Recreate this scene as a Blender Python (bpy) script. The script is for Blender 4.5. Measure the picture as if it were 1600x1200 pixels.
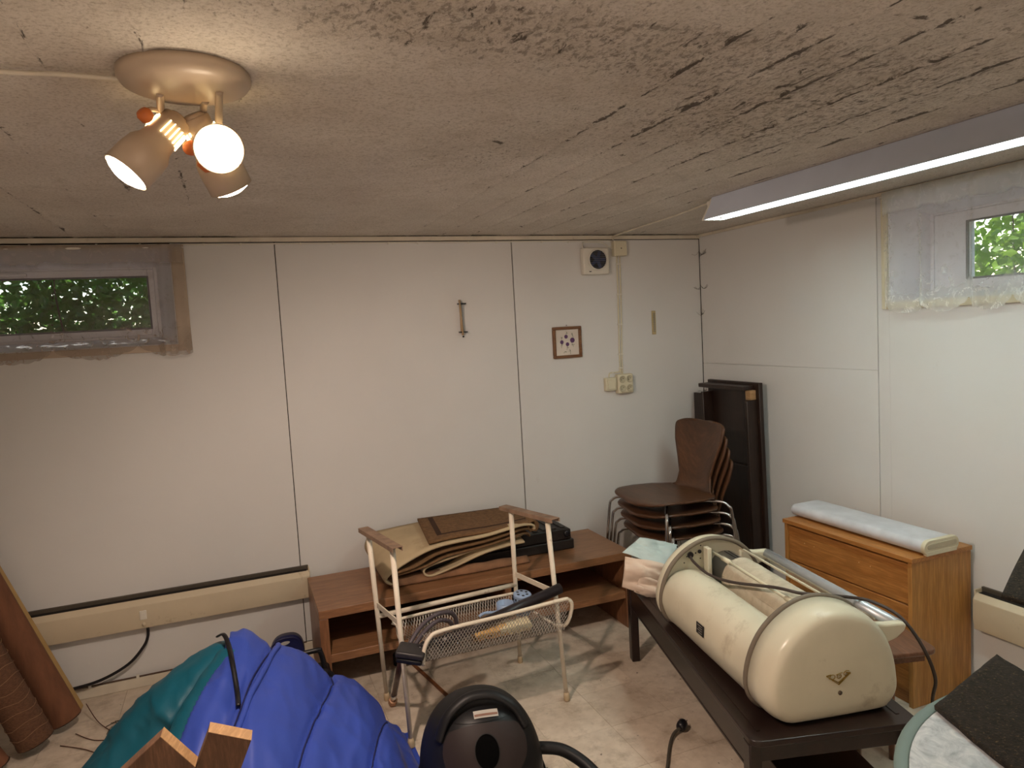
import bpy, bmesh, math, random
import numpy as np
from mathutils import Vector, Matrix, noise
random.seed(7); rng = np.random.default_rng(7)
for o in list(bpy.data.objects): bpy.data.objects.remove(o)
SC = bpy.context.scene
COL = SC.collection
PI = math.pi
H = 2.014

# ------------------------------------------------------------------ camera, light, exposure
cd = bpy.data.cameras.new('camera'); cam = bpy.data.objects.new('camera', cd); COL.objects.link(cam)
yaw, pitch, roll = 0.375, 0.080, 0.0558
cy, sy = math.cos(yaw), math.sin(yaw)
fw = Vector((sy*math.cos(pitch), cy*math.cos(pitch), -math.sin(pitch)))
rt0 = Vector((cy, -sy, 0)); dn0 = fw.cross(rt0)
rt = math.cos(roll)*rt0 + math.sin(roll)*dn0
dn = -math.sin(roll)*rt0 + math.cos(roll)*dn0
M = Matrix(((rt.x, -dn.x, -fw.x, -2.6282), (rt.y, -dn.y, -fw.y, -3.5238), (rt.z, -dn.z, -fw.z, 1.5271), (0, 0, 0, 1)))
cam.matrix_world = M
cd.sensor_width = 36; cd.lens = 1103.27/1600*36; cd.clip_start = 0.02
SC.camera = cam
SC.view_settings.view_transform = 'Standard'; SC.view_settings.look = 'None'
SC.view_settings.gamma = 1; SC.view_settings.use_curve_mapping = False
SC.view_settings.exposure = 1.36
W = bpy.data.worlds.new('sky'); SC.world = W; W.use_nodes = True
wn = W.node_tree; bg = wn.nodes['Background']
sky = wn.nodes.new('ShaderNodeTexSky'); sky.sky_type = 'NISHITA'; sky.sun_disc = False
sky.sun_elevation = math.radians(48); sky.sun_rotation = math.radians(60); sky.air_density = 1.2
wn.links.new(sky.outputs[0], bg.inputs[0]); bg.inputs[1].default_value = 0.22
sd = bpy.data.lights.new('sun', 'SUN'); sd.energy = 3.2; sd.color = (1, .95, .84); sd.angle = .01
sun = bpy.data.objects.new('sun', sd); COL.objects.link(sun); sun.location = (3, 3, 6)
sun.rotation_euler = Vector((-.35, .55, .9)).to_track_quat('Z', 'Y').to_euler()
FL_POWER = 31.0      # fluorescent tube emission
SP_POWER = 17.0      # watts of each spot bulb

# ------------------------------------------------------------------ helpers
def lin(h):
    h = h.lstrip('#'); c = [int(h[i:i+2], 16)/255 for i in (0, 2, 4)]
    return tuple((v/12.92 if v <= .04045 else ((v+.055)/1.055)**2.4) for v in c)+(1,)
MATS = {}
class N:
    def __init__(s, m): s.t = m.node_tree; s.b = s.t.nodes['Principled BSDF']; s.out = s.t.nodes['Material Output']
    def n(s, ty, **k):
        x = s.t.nodes.new('ShaderNode'+ty)
        for a, v in k.items(): setattr(x, a, v)
        return x
    def l(s, a, b): s.t.links.new(a, b)
    def co(s, stretch=(1, 1, 1), src='Object', rot=(0, 0, 0)):
        tc = s.n('TexCoord'); mp = s.n('Mapping'); mp.inputs['Scale'].default_value = stretch
        mp.inputs['Rotation'].default_value = rot
        s.l(tc.outputs[src], mp.inputs[0]); return mp.outputs[0]
    def noise(s, v, scale, det=4, rough=.55, dist=0):
        x = s.n('TexNoise'); x.inputs['Scale'].default_value = scale; x.inputs['Detail'].default_value = det
        x.inputs['Roughness'].default_value = rough; x.inputs['Distortion'].default_value = dist
        s.l(v, x.inputs['Vector']); return x.outputs['Fac']
    def ramp(s, f, stops):
        r = s.n('ValToRGB'); el = r.color_ramp.elements
        while len(el) < len(stops): el.new(.5)
        for e, (p, c) in zip(el, stops): e.position = p; e.color = lin(c) if isinstance(c, str) else (c, c, c, 1)
        s.l(f, r.inputs[0]); return r.outputs[0]
    def mix(s, f, a, b, mode='MIX'):
        x = s.n('MixRGB', blend_type=mode)
        for i, v in enumerate((f, a, b)):
            if isinstance(v, (int, float)): x.inputs[i].default_value = v if i == 0 else (v, v, v, 1)
            elif isinstance(v, str): x.inputs[i].default_value = lin(v)
            elif isinstance(v, tuple): x.inputs[i].default_value = v
            else: s.l(v, x.inputs[i])
        return x.outputs[0]
    def math(s, op, a, b=0.0):
        x = s.n('Math', operation=op)
        for i, v in enumerate((a, b)):
            if isinstance(v, (int, float)): x.inputs[i].default_value = v
            else: s.l(v, x.inputs[i])
        return x.outputs[0]
    def bump(s, h, st, dist=.01):
        x = s.n('Bump'); x.inputs['Strength'].default_value = st; x.inputs['Distance'].default_value = dist
        s.l(h, x.inputs['Height']); s.l(x.outputs[0], s.b.inputs['Normal'])
def mk(name):
    m = bpy.data.materials.new(name); m.use_nodes = True; MATS[name] = m; return m, N(m)
def mat(name, col, rough=.6, metal=0, var=.12, scale=6, bump=0, bscale=80, stretch=(1, 1, 1), spec=.4, dirt=None):
    if name in MATS: return MATS[name]
    m, n = mk(name); v = n.co(stretch)
    c = lin(col); f = n.noise(v, scale)
    a = tuple(x*(1-var) for x in c[:3])+(1,); b = tuple(min(1, x*(1+var)) for x in c[:3])+(1,)
    o = n.mix(n.ramp(f, [(.3, 0.), (.7, 1.)]), a, b)
    if dirt:
        d = n.ramp(n.noise(n.co(), dirt[1], 8, .7), [(dirt[2], 0.), (dirt[2]+.12, 1.)])
        o = n.mix(n.math('MULTIPLY', d, dirt[3] if len(dirt) > 3 else .6), o, dirt[0])
    n.l(o, n.b.inputs['Base Color']); n.b.inputs['Roughness'].default_value = rough
    n.b.inputs['Metallic'].default_value = metal; n.b.inputs['Specular IOR Level'].default_value = spec
    if bump: n.bump(n.noise(v, bscale, 6), bump, .003)
    return m
def wood(name, c1, c2, rough=.4, grain=(2, 40, 40), scale=1.0, bump=.05):
    if name in MATS: return MATS[name]
    m, n = mk(name); v = n.co(grain)
    f = n.noise(v, scale, 8, .6, .6); g = n.noise(n.co(tuple(x*3 for x in grain)), scale*2, 5, .6)
    o = n.mix(n.ramp(f, [(.32, 0.), (.68, 1.)]), c1, c2)
    o = n.mix(n.ramp(g, [(.45, .35), (.62, 0.)]), o, tuple(x*.35 for x in lin(c1)[:3])+(1,))
    n.l(o, n.b.inputs['Base Color']); n.b.inputs['Roughness'].default_value = rough
    n.bump(g, bump, .002); return m
def emit(name, col, strength):
    m, n = mk(name); n.b.inputs['Emission Color'].default_value = lin(col); n.b.inputs['Emission Strength'].default_value = strength
    n.b.inputs['Base Color'].default_value = lin(col); return m

XF = {}      # thing -> inverse matrix used to turn world coordinates into its own
def thing(name, label, cat, loc=(0, 0, 0), rz=0.0, group=None, local=False):
    o = bpy.data.objects.new(name, None); COL.objects.link(o); o.empty_display_size = .1
    o.location = loc; o.rotation_euler = (0, 0, rz); o['label'] = label; o['category'] = cat
    if group: o['group'] = group
    XF[o.name] = None if local else (Matrix.Translation(loc) @ Matrix.Rotation(rz, 4, 'Z')).inverted()
    return o
def tag(o, label, cat, group=None):
    o['label'] = label; o['category'] = cat
    if group: o['group'] = group
    return o
def crom(pts, n=8, closed=False):
    P = [Vector(p) for p in pts]
    if len(P) < 3: return P
    out = []; L = len(P)
    for i in range(L if closed else L-1):
        g = (lambda k: P[k % L]) if closed else (lambda k: P[min(max(k, 0), L-1)])
        p0, p1, p2, p3 = g(i-1), g(i), g(i+1), g(i+2)
        for j in range(n):
            t = j/n
            out.append(.5*((2*p1)+(-p0+p2)*t+(2*p0-5*p1+4*p2-p3)*t*t+(-p0+3*p1-3*p2+p3)*t**3))
    if not closed: out.append(P[-1])
    return out
class MB:
    def __init__(s): s.v = []; s.f = []
    def add(s, vs, fs, m=None):
        k = len(s.v)
        s.v += [tuple(m @ Vector(v)) if m else tuple(v) for v in vs]
        s.f += [tuple(i+k for i in f) for f in fs]; return s
    def box(s, x0, x1, y0, y1, z0, z1, m=None):
        return s.add([(x0, y0, z0), (x1, y0, z0), (x1, y1, z0), (x0, y1, z0), (x0, y0, z1), (x1, y0, z1), (x1, y1, z1), (x0, y1, z1)],
                     [(3, 2, 1, 0), (4, 5, 6, 7), (0, 1, 5, 4), (1, 2, 6, 5), (2, 3, 7, 6), (3, 0, 4, 7)], m)
    def bar(s, a, b, w, h, up=(0, 0, 1)):
        a, b = Vector(a), Vector(b); d = (b-a).normalized(); u = Vector(up)
        r = d.cross(u).normalized()*w/2; t = r.cross(d).normalized()*h/2
        vs = [p+i*r+j*t for p in (a, b) for i, j in ((-1, -1), (1, -1), (1, 1), (-1, 1))]
        return s.add(vs, [(3, 2, 1, 0), (4, 5, 6, 7), (0, 1, 5, 4), (1, 2, 6, 5), (2, 3, 7, 6), (3, 0, 4, 7)])
    def tube(s, pts, r, seg=10, smooth=0, closed=False, caps=True, sc=None):
        P = crom(pts, smooth, closed) if smooth else [Vector(p) for p in pts]
        n = len(P); R = r if callable(r) else (lambda t: r)
        k = len(s.v); up = None
        for i, p in enumerate(P):
            a = P[i-1] if (i > 0 or closed) else P[i]; b = P[(i+1) % n] if (i < n-1 or closed) else P[i]
            d = (b-a).normalized()
            if up is None:
                up = Vector((0, 0, 1)) if abs(d.z) < .9 else Vector((1, 0, 0))
            x = d.cross(up).normalized(); y = x.cross(d).normalized(); up = y
            rr = R(i/(n-1) if n > 1 else 0)
            for j in range(seg):
                q = 2*PI*j/seg; e = p+x*math.cos(q)*rr*(sc[0] if sc else 1)+y*math.sin(q)*rr*(sc[1] if sc else 1)
                s.v.append(tuple(e))
        m = n if closed else n-1
        for i in range(m):
            for j in range(seg):
                a = k+i*seg+j; b = k+i*seg+(j+1) % seg; c = k+((i+1) % n)*seg+(j+1) % seg; d = k+((i+1) % n)*seg+j
                s.f.append((a, d, c, b))
        if caps and not closed:
            s.f.append(tuple(k+j for j in range(seg))); s.f.append(tuple(k+(n-1)*seg+j for j in reversed(range(seg))))
        return s
    def lathe(s, prof, c=(0, 0, 0), axis=(0, 0, 1), seg=24, caps=True):
        a = Vector(axis).normalized(); x = a.orthogonal().normalized(); y = a.cross(x); c = Vector(c); k = len(s.v)
        for r, h in prof:
            for j in range(seg):
                q = 2*PI*j/seg; s.v.append(tuple(c+a*h+(x*math.cos(q)+y*math.sin(q))*r))
        for i in range(len(prof)-1):
            for j in range(seg):
                s.f.append((k+i*seg+j, k+i*seg+(j+1) % seg, k+(i+1)*seg+(j+1) % seg, k+(i+1)*seg+j))
        if caps:
            s.f.append(tuple(k+j for j in reversed(range(seg)))); s.f.append(tuple(k+(len(prof)-1)*seg+j for j in range(seg)))
        return s
    def prism(s, poly, d, m=None):       # poly: 3D points, extruded by vector d
        n = len(poly); d = Vector(d); P = [Vector(p) for p in poly]
        return s.add(P+[p+d for p in P], [tuple(reversed(range(n))), tuple(range(n, 2*n))]+[(i, (i+1) % n, n+(i+1) % n, n+i) for i in range(n)], m)
    def grid(s, fn, nu, nv, wrapu=False):
        k = len(s.v)
        for i in range(nu):
            for j in range(nv): s.v.append(tuple(fn(i/(nu if wrapu else nu-1), j/(nv-1))))
        for i in range(nu if wrapu else nu-1):
            for j in range(nv-1):
                i2 = (i+1) % nu; s.f.append((k+i*nv+j, k+i2*nv+j, k+i2*nv+j+1, k+i*nv+j+1))
        return s
    def build(s, name, m, parent=None, smooth=False, bevel=0, kind=None, label=None, solid=0, sub=0, world=None, seg=2):
        root = parent
        while root is not None and root.parent is not None: root = root.parent
        vs = s.v
        if root is not None and XF.get(root.name) is not None:
            X = XF[root.name]; vs = [tuple(X @ Vector(v)) for v in vs]
        me = bpy.data.meshes.new(name); me.from_pydata(vs, [], s.f); me.update()
        bm = bmesh.new(); bm.from_mesh(me); bmesh.ops.recalc_face_normals(bm, faces=bm.faces); bm.to_mesh(me); bm.free()
        if m: me.materials.append(m)
        o = bpy.data.objects.new(name, me); COL.objects.link(o)
        if parent is not None: o.parent = parent
        if smooth:
            for p in me.polygons: p.use_smooth = True
        if solid:
            q = o.modifiers.new('s', 'SOLIDIFY'); q.thickness = solid; q.offset = 0
        if bevel:
            q = o.modifiers.new('b', 'BEVEL'); q.width = bevel; q.segments = seg; q.limit_method = 'ANGLE'; q.angle_limit = .6
            for p in me.polygons: p.use_smooth = True
            try: o.data.set_sharp_from_angle(angle=.7)
            except Exception: pass
        if sub:
            q = o.modifiers.new('u', 'SUBSURF'); q.levels = sub; q.render_levels = sub
        if kind: o['kind'] = kind
        if label: o['label'] = label
        return o
def box(name, x0, x1, y0, y1, z0, z1, m, parent=None, bevel=.002, **k):
    return MB().box(x0, x1, y0, y1, z0, z1).build(name, m, parent, bevel=bevel, **k)
def nz(x, y=0, z=0): return noise.noise(Vector((x, y, z)))

# ------------------------------------------------------------------ materials
def board_mat(name, c):
    m, n = mk(name); v = n.co()
    f = n.noise(v, 1.2, 5, .6); g = n.noise(v, 220, 3); h = n.noise(n.co((1, 1, .5)), 5, 8, .75)
    o = n.mix(n.ramp(f, [(.3, 0.), (.75, 1.)]), tuple(x*.93 for x in lin(c)[:3])+(1,), c)
    o = n.mix(n.ramp(h, [(.66, 0.), (.78, .25)]), o, '7d7262')
    n.l(o, n.b.inputs['Base Color']); n.b.inputs['Roughness'].default_value = .75; n.bump(g, .12, .002)
    return m
BOARD = board_mat('painted_board', 'd4d3d0')
DARKGAP = mat('dark_gap', '1c1712', .9)
TRIMW = mat('cream_trim', 'cfc6b4', .5, dirt=('6f604c', 9, .6))
def ceiling_mat():
    m, n = mk('rough_concrete'); v = n.co()
    base = n.mix(n.ramp(n.noise(v, 3, 6, .6), [(.3, 0.), (.7, 1.)]), 'c9c0b4', 'dcd5ca')
    at = n.n('Attribute', attribute_name='rough'); jt = n.n('Attribute', attribute_name='joint')
    spk = n.noise(n.co((1.0, .55, 1)), 75, 7, .72, .3); spk2 = n.noise(n.co((1, .35, 1)), 22, 8, .75, .5)
    t1 = n.math('ADD', n.math('MULTIPLY', at.outputs['Fac'], .17), spk)
    d1 = n.ramp(t1, [(.67, 0.), (.75, 1.)])
    t2 = n.math('ADD', n.math('ADD', n.math('MULTIPLY', at.outputs['Fac'], .10), n.math('MULTIPLY', jt.outputs['Fac'], .15)), spk2)
    d2 = n.ramp(t2, [(.69, 0.), (.73, 1.)])
    soft = n.ramp(n.math('ADD', n.noise(v, 12, 8, .7), n.math('MULTIPLY', at.outputs['Fac'], .12)), [(.52, 0.), (.72, .45)])
    o = n.mix(soft, base, 'a89d8c')
    o = n.mix(n.ramp(n.noise(v, 130, 5, .7), [(.48, 0.), (.66, .5)]), o, '857663')
    o = n.mix(n.math('MULTIPLY', d1, .55), o, '594b3c'); o = n.mix(n.math('MULTIPLY', d2, .85), o, '3d3228')
    n.l(o, n.b.inputs['Base Color']); n.b.inputs['Roughness'].default_value = .9
    hh = n.math('ADD', n.math('MULTIPLY', n.noise(v, 55, 6, .65), n.math('ADD', n.math('MULTIPLY', at.outputs['Fac'], 1.6), .5)), n.math('MULTIPLY', d2, -1.0))
    n.bump(hh, .55, .006); return m
CEIL = ceiling_mat()
def tile_mat():
    m, n = mk('vinyl_tile'); v = n.co()
    oi = n.n('ObjectInfo'); r = n.math('ADD', n.math('MULTIPLY', oi.outputs['Random'], .1), .95)
    o = n.mix(n.ramp(n.noise(n.co(src='Generated'), 5, 5), [(.3, 0.), (.7, 1.)]), 'c4b5a2', 'd8cab8')
    w = n.n('TexCoord')
    geo = n.n('NewGeometry'); 
    st = n.n('TexNoise'); st.inputs['Scale'].default_value = 9; st.inputs['Detail'].default_value = 9; st.inputs['Roughness'].default_value = .72; n.l(geo.outputs['Position'], st.inputs['Vector'])
    o = n.mix(n.ramp(st.outputs['Fac'], [(.5, 0.), (.68, .55)]), o, '7b6751')
    s2 = n.n('TexNoise'); s2.inputs['Scale'].default_value = 2.2; s2.inputs['Detail'].default_value = 6; n.l(geo.outputs['Position'], s2.inputs['Vector'])
    o = n.mix(n.ramp(s2.outputs['Fac'], [(.5, 0.), (.75, .45)]), o, '8d7862')
    s3 = n.n('TexNoise'); s3.inputs['Scale'].default_value = 45; s3.inputs['Detail'].default_value = 4; n.l(geo.outputs['Position'], s3.inputs['Vector'])
    o = n.mix(n.ramp(s3.outputs['Fac'], [(.7, 0.), (.74, .8)]), o, '3a2c20')
    o = n.mix(1.0, o, r, 'MULTIPLY')
    n.l(o, n.b.inputs['Base Color']); n.b.inputs['Roughness'].default_value = .42; n.bump(n.noise(n.co(src='Object'), 30, 5), .08, .002); return m
TILE = tile_mat()
WHITEPL = mat('white_plastic', 'd8d4c8', .45, var=.04)
IVORY = mat('ivory_plastic', 'cfc8ae', .45, var=.04)
BLACKPL = mat('black_plastic', '17161a', .35, var=.1)
CHROME = mat('chrome', 'c9c9c9', .18, 1, var=.02)
CREAMMET = mat('cream_enamel', 'cfc9b2', .28, var=.05, dirt=('8a7b60', 7, .58, .45))
WHITEMET = mat('chipped_white_paint', 'd6cbb8', .45, var=.05, dirt=('7a5236', 26, .62, .8))
TEAK = wood('teak_laminate', '80583a', 'a07350', .38, (1.2, 14, 14), 2.0)
TEAKV = wood('teak_laminate_upright', '744e33', '966848', .4, (14, 14, 1.2), 2.0)
OAKH = wood('oak_veneer_across', 'a86c34', 'c48848', .38, (12, 1.0, 12), 2.0)
OAKV = wood('oak_veneer_upright', 'ad7639', 'c69253', .38, (12, 12, .8), 2.0)
DARKW = wood('dark_stained_wood', '1d1210', '2c1c18', .3, (10, 1, 10), 2.0)
DARKWV = wood('dark_stained_upright', '22160f', '33221a', .42, (10, 10, 1), 2.0)
CHAIRW = wood('chair_veneer', '4a2f1d', '65432b', .36, (3, 30, 3), 1.2)
RAW = wood('raw_pine', 'a07c52', 'bb9468', .7, (3, 3, 30), 2.0)
PLANK = wood('rough_plank', '553b28', '785740', .75, (16, 2.2, 2.2), 2.5, .3)
BRASS = mat('brass', 'a08646', .35, .9)
GREY = mat('grey_rubber', '6f6557', .6)

# ------------------------------------------------------------------ room shell
def struct(o): o['kind'] = 'structure'; return o
XL, YB = -4.45, -4.6
# back wall backing with window opening x -4.15..-2.84, z 1.545..1.975
WX0, WX1, WZ0, WZ1 = -4.15, -2.845, 1.535, 1.965
wb = struct(MB().box(XL-.3, WX0, .014, .32, -.1, H+.2).box(WX1, .3, .014, .32, -.1, H+.2).box(WX0, WX1, .014, .32, -.1, WZ0).box(WX0, WX1, .014, .32, WZ1, H+.2).build('wall_back', DARKGAP))
def panel(parent, pts, ax, m=BOARD, name='wall_panel', t=.012):
    # pts in wall coordinates (a, z)
    if ax == 'y': MB().prism([(a, 0, z) for a, z in pts], (0, t, 0)).build(name, m, parent, bevel=.0015)
    else: MB().prism([(0, a, z) for a, z in pts], (t, 0, 0)).build(name, m, parent, bevel=.0015)
def rect(a0, a1, z0, z1): return [(a0, z0), (a1, z0), (a1, z1), (a0, z1)]
ZB, ZT = .048, 1.985
g = .0018
panel(wb, rect(-1.2+.0028, -.002, ZB, ZT), 'y'); panel(wb, rect(-2.4+g, -1.2-.0028, ZB, ZT), 'y')
panel(wb, [(-3.7+g, ZB), (-2.4-g, ZB), (-2.4-g, ZT), (WX1, ZT), (WX1, WZ0), (-3.7+g, WZ0)], 'y')
panel(wb, [(XL, ZB), (-3.7-g, ZB), (-3.7-g, WZ0), (WX0, WZ0), (WX0, ZT), (XL, ZT)], 'y')
# right wall
RY0, RY1, RZ0, RZ1 = -2.75, -1.30, 1.545, 1.985
wr = struct(MB().box(.014, .32, RY1, .32, -.1, H+.2).box(.014, .32, YB-.3, RY0, -.1, H+.2).box(.014, .32, RY0, RY1, -.1, RZ0).box(.014, .32, RY0, RY1, RZ1, H+.2).build('wall_right', DARKGAP))
panel(wr, rect(-1.24+.002, -.002, 1.25, ZT+.02), 'x'); panel(wr, rect(-1.24+.002, -.002, ZB, 1.2492), 'x')
panel(wr, [(RY1, ZB), (-1.24-.002, ZB), (-1.24-.002, ZT+.02), (RY1, ZT+.02)], 'x')
panel(wr, [(-2.44, ZB), (RY1, ZB), (RY1, RZ0), (-2.44, RZ0)], 'x')
panel(wr, [(-3.64, ZB), (-2.443, ZB), (-2.443, RZ0), (RY0, RZ0), (RY0, ZT+.02), (-3.64, ZT+.02)], 'x')
panel(wr, rect(YB, -3.643, ZB, ZT+.02), 'x')
wl = struct(MB().box(XL-.3, XL, YB-.3, .32, -.1, H+.2).build('wall_left', BOARD))
wf = struct(MB().box(XL-.3, .3, YB-.3, YB, -.1, H+.2).build('wall_front', BOARD))
# ceiling: board-marked rough concrete
def ceil_mesh():
    x0, x1, y0, y1 = XL-.05, .05, YB-.05, .05
    st = .0125; nx = int((x1-x0)/st)+1; ny = int((y1-y0)/st)+1
    X, Y = np.meshgrid(np.linspace(x0, x1, nx), np.linspace(y0, y1, ny), indexing='ij')
    bw = .162; b = np.floor((X-.03)/bw); fr = (X-.03)/bw-b
    hsh = np.modf(np.abs(np.sin(b*12.9898+3.1)*43758.5453))[0]
    step = (hsh-.5)*.004
    jl = np.exp(-((np.minimum(fr, 1-fr)*bw)/.006)**2)*(hsh > .25)
    cr = np.floor((Y+hsh*1.3)/.95); cf = (Y+hsh*1.3)/.95-cr; jc = np.exp(-((np.minimum(cf, 1-cf)*.95)/.006)**2)
    def g2(cx, cy, sx, sy, a=0):
        dx, dy = X-cx, Y-cy; c, s = math.cos(a), math.sin(a)
        return np.exp(-(((dx*c+dy*s)/sx)**2+((-dx*s+dy*c)/sy)**2))
    R = 1.0*g2(-2.2, -2.42, .42, .10)+.9*g2(-1.75, -2.38, .5, .12)+.6*g2(-1.5, -2.1, .3, .3)+.55*g2(-1.9, -1.6, .3, .45)+.45*g2(-1.2, -1.9, .25, .6)+.5*g2(-2.2, -3.0, 1.2, .35)
    R = np.clip(R+.16+.38*g2(-1.35, -2.35, .38, .45)+.3*g2(-.95, -2.4, .3, .8), 0, 1)
    N1 = np.empty_like(X)
    fl = N1.ravel(); xr, yr = X.ravel(), Y.ravel(); rr = R.ravel()
    for i in range(fl.size):
        fl[i] = noise.noise(Vector((xr[i]*28, yr[i]*20, 0)))*.7+noise.noise(Vector((xr[i]*60, yr[i]*55, 3)))*.6
    Z = H+step-jl*.0035*(.4+hsh)-jc*.002*(hsh > .4)-N1*(.0006+R*.0045)
    dirt = (np.clip(jl*(.5+hsh), 0, 1)+.7*jc*(hsh > .4))
    v = np.stack([X.ravel(), Y.ravel(), Z.ravel()], 1)
    i, j = np.meshgrid(np.arange(nx-1), np.arange(ny-1), indexing='ij'); a = (i*ny+j).ravel()
    f = np.stack([a, a+1, a+ny+1, a+ny], 1)
    me = bpy.data.meshes.new('ceiling'); me.vertices.add(len(v)); me.vertices.foreach_set('co', v.ravel())
    me.loops.add(f.size); me.loops.foreach_set('vertex_index', f.ravel()); me.polygons.add(len(f))
    me.polygons.foreach_set('loop_start', np.arange(len(f))*4)
    me.update(calc_edges=True); me.polygons.foreach_set('use_smooth', np.ones(len(f), bool))
    for nm, arr in (('rough', R), ('joint', dirt)):
        at = me.attributes.new(nm, 'FLOAT', 'POINT'); at.data.foreach_set('value', arr.ravel().astype(np.float32))
    me.materials.append(CEIL); me.validate()
    o = bpy.data.objects.new('ceiling', me); COL.objects.link(o); return struct(o)
ceil_mesh()
struct(MB().box(XL-.3, .3, YB-.3, .32, H+.03, H+.25).build('ceiling_slab', BOARD))
# floor with tiles
fo = struct(MB().box(XL-.3, .3, YB-.3, .3, -.1, -.006).build('floor', mat('floor_screed', '4a3c2e', .9)))
TS = .254; tm = bpy.data.meshes.new('tile')
hs = TS/2-.0006; tb = bmesh.new()
vs = [tb.verts.new(p) for p in ((-hs, -hs, 0), (hs, -hs, 0), (hs, hs, 0), (-hs, hs, 0), (-hs, -hs, -.006), (hs, -hs, -.006), (hs, hs, -.006), (-hs, hs, -.006))]
for f in ((0, 1, 2, 3), (0, 4, 5, 1), (1, 5, 6, 2), (2, 6, 7, 3), (3, 7, 4, 0)): tb.faces.new([vs[i] for i in f])
bmesh.ops.recalc_face_normals(tb, faces=tb.faces); tb.to_mesh(tm); tb.free(); tm.materials.append(TILE)
for i in range(-12, 8):
    for j in range(0, 14):
        x = -1.66+TS/2+i*TS; y = -.07-TS*j-TS/2+TS*.35
        if x < XL-.1 or x > .1: continue
        o = bpy.data.objects.new('tile', tm); COL.objects.link(o); o.parent = fo; o.location = (x, y, random.uniform(-.0004, .0004))
# remaining floor behind camera as one plain covering
MB().box(XL, 0, YB, -3.55, -.006, 0).build('floor_covering', TILE, fo)
# baseboards, ceiling trims
struct(MB().box(XL, -.0, -.014, 0, 0, .046).build('baseboard_back', TRIMW, bevel=.002))
struct(MB().box(-.014, 0, YB, -.014, 0, .046).build('baseboard_right', TRIMW, bevel=.002))
struct(MB().box(XL, 0, -.008, 0, 1.988, H-.004).build('trim_1', TRIMW, bevel=.002))
struct(MB().box(-.008, 0, YB, -.008, 1.996, H-.002).build('trim_2', TRIMW, bevel=.002))

# ------------------------------------------------------------------ windows
FRAME = mat('window_white', 'dcdde4', .35, var=.03)
def glass():
    m, n = mk('window_glass'); tr = n.n('BsdfTransparent'); gl = n.n('BsdfGlossy'); gl.inputs['Roughness'].default_value = .02
    mx = n.n('MixShader'); fr = n.n('Fresnel'); fr.inputs['IOR'].default_value = 1.45
    n.l(n.math('MULTIPLY', fr.outputs[0], .6), mx.inputs[0]); n.l(tr.outputs[0], mx.inputs[1]); n.l(gl.outputs[0], mx.inputs[2]); n.l(mx.outputs[0], n.out.inputs[0]); return m
GLASS = glass()
WOODTR = mat('beige_painted_casing', 'b5a592', .5)
def window(name, ax, a0, a1, z0, z1, A0, A1, Z0, Z1, pa0, pa1, pz0, pz1, cas, d=.2):
    """a/z room-side opening, A/Z frame-side opening, p pane; ax 'y' back wall (+y out), 'x' right wall (+x out)."""
    P = (lambda a, o, z: (a, o, z)) if ax == 'y' else (lambda a, o, z: (o, a, z))
    root = bpy.data.objects.new(name, None); COL.objects.link(root); root['kind'] = 'structure'; XF[root.name] = Matrix.Identity(4)
    t = .02
    def quad(n_, pts, m=FRAME):
        MB().add([P(*p) for p in pts], [(0, 1, 2, 3)]).build(n_, m, root, solid=.008)
    quad('reveal', [(a0, 0, z0), (a1, 0, z0), (A1, d, Z0), (A0, d, Z0)]); quad('reveal', [(a0, 0, z1), (a1, 0, z1), (A1, d, Z1), (A0, d, Z1)])
    quad('reveal', [(a0, 0, z0), (a0, 0, z1), (A0, d, Z1), (A0, d, Z0)]); quad('reveal', [(a1, 0, z0), (a1, 0, z1), (A1, d, Z1), (A1, d, Z0)])
    def ring(n_, o, i, d0, d1, m=FRAME):
        b = MB()
        for (x0, x1, y0, y1) in ((o[0], i[0], o[2], o[3]), (i[1], o[1], o[2], o[3]), (i[0], i[1], o[2], i[2]), (i[0], i[1], i[3], o[3])):
            p, q = P(x0, d0, y0), P(x1, d1, y1)
            b.box(min(p[0], q[0]), max(p[0], q[0]), min(p[1], q[1]), max(p[1], q[1]), min(p[2], q[2]), max(p[2], q[2]))
        return b.build(n_, m, root, bevel=.003)
    fo_ = (A0-.03, A1+.03, Z0-.03, Z1+.03); s_ = (A0+.018, A1-.018, Z0+.015, Z1-.012)
    ring('window_frame', fo_, s_, d, d+.06)
    pn = (pa0, pa1, pz0, pz1)
    ring('window_sash', s_, pn, d+.005, d+.05)
    ring('glazing_bead', (pn[0]-.004, pn[1]+.004, pn[2]-.004, pn[3]+.004), (pn[0]+.004, pn[1]-.004, pn[2]+.004, pn[3]-.004), d-.001, d+.012, mat('grey_gasket', '6f6f72', .6))
    p, q = P(pa0, d+.028, pz0), P(pa1, d+.032, pz1)
    MB().box(min(p[0], q[0]), max(p[0], q[0]), min(p[1], q[1]), max(p[1], q[1]), p[2], q[2]).build('pane', GLASS, root)
    am = (A0+A1)/2
    p, q = P(am-.06, d-.012, Z1-.035), P(am+.06, d, Z1-.022)
    MB().box(min(p[0], q[0]), max(p[0], q[0]), min(p[1], q[1]), max(p[1], q[1]), p[2], q[2]).build('handle', FRAME, root, bevel=.003)
    c = cas
    for (x0, x1, y0, y1) in ((a0-c, a0, z0-.03, z1+.012), (a1, a1+c, z0-.03, z1+.012), (a0, a1, z0-.03, z0), (a0, a1, z1, z1+.012)):
        p, q = P(x0, -.012, y0), P(x1, 0, y1)
        MB().box(min(p[0], q[0]), max(p[0], q[0]), min(p[1], q[1]), max(p[1], q[1]), p[2], q[2]).build('casing', WOODTR if ax == 'y' else IVORY, root, bevel=.002)
    return root
window('window_1', 'y', WX0, WX1, WZ0, WZ1, -4.08, -2.92, 1.57, 1.905, -4.02, -2.965, 1.617, 1.858, .055)
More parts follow.
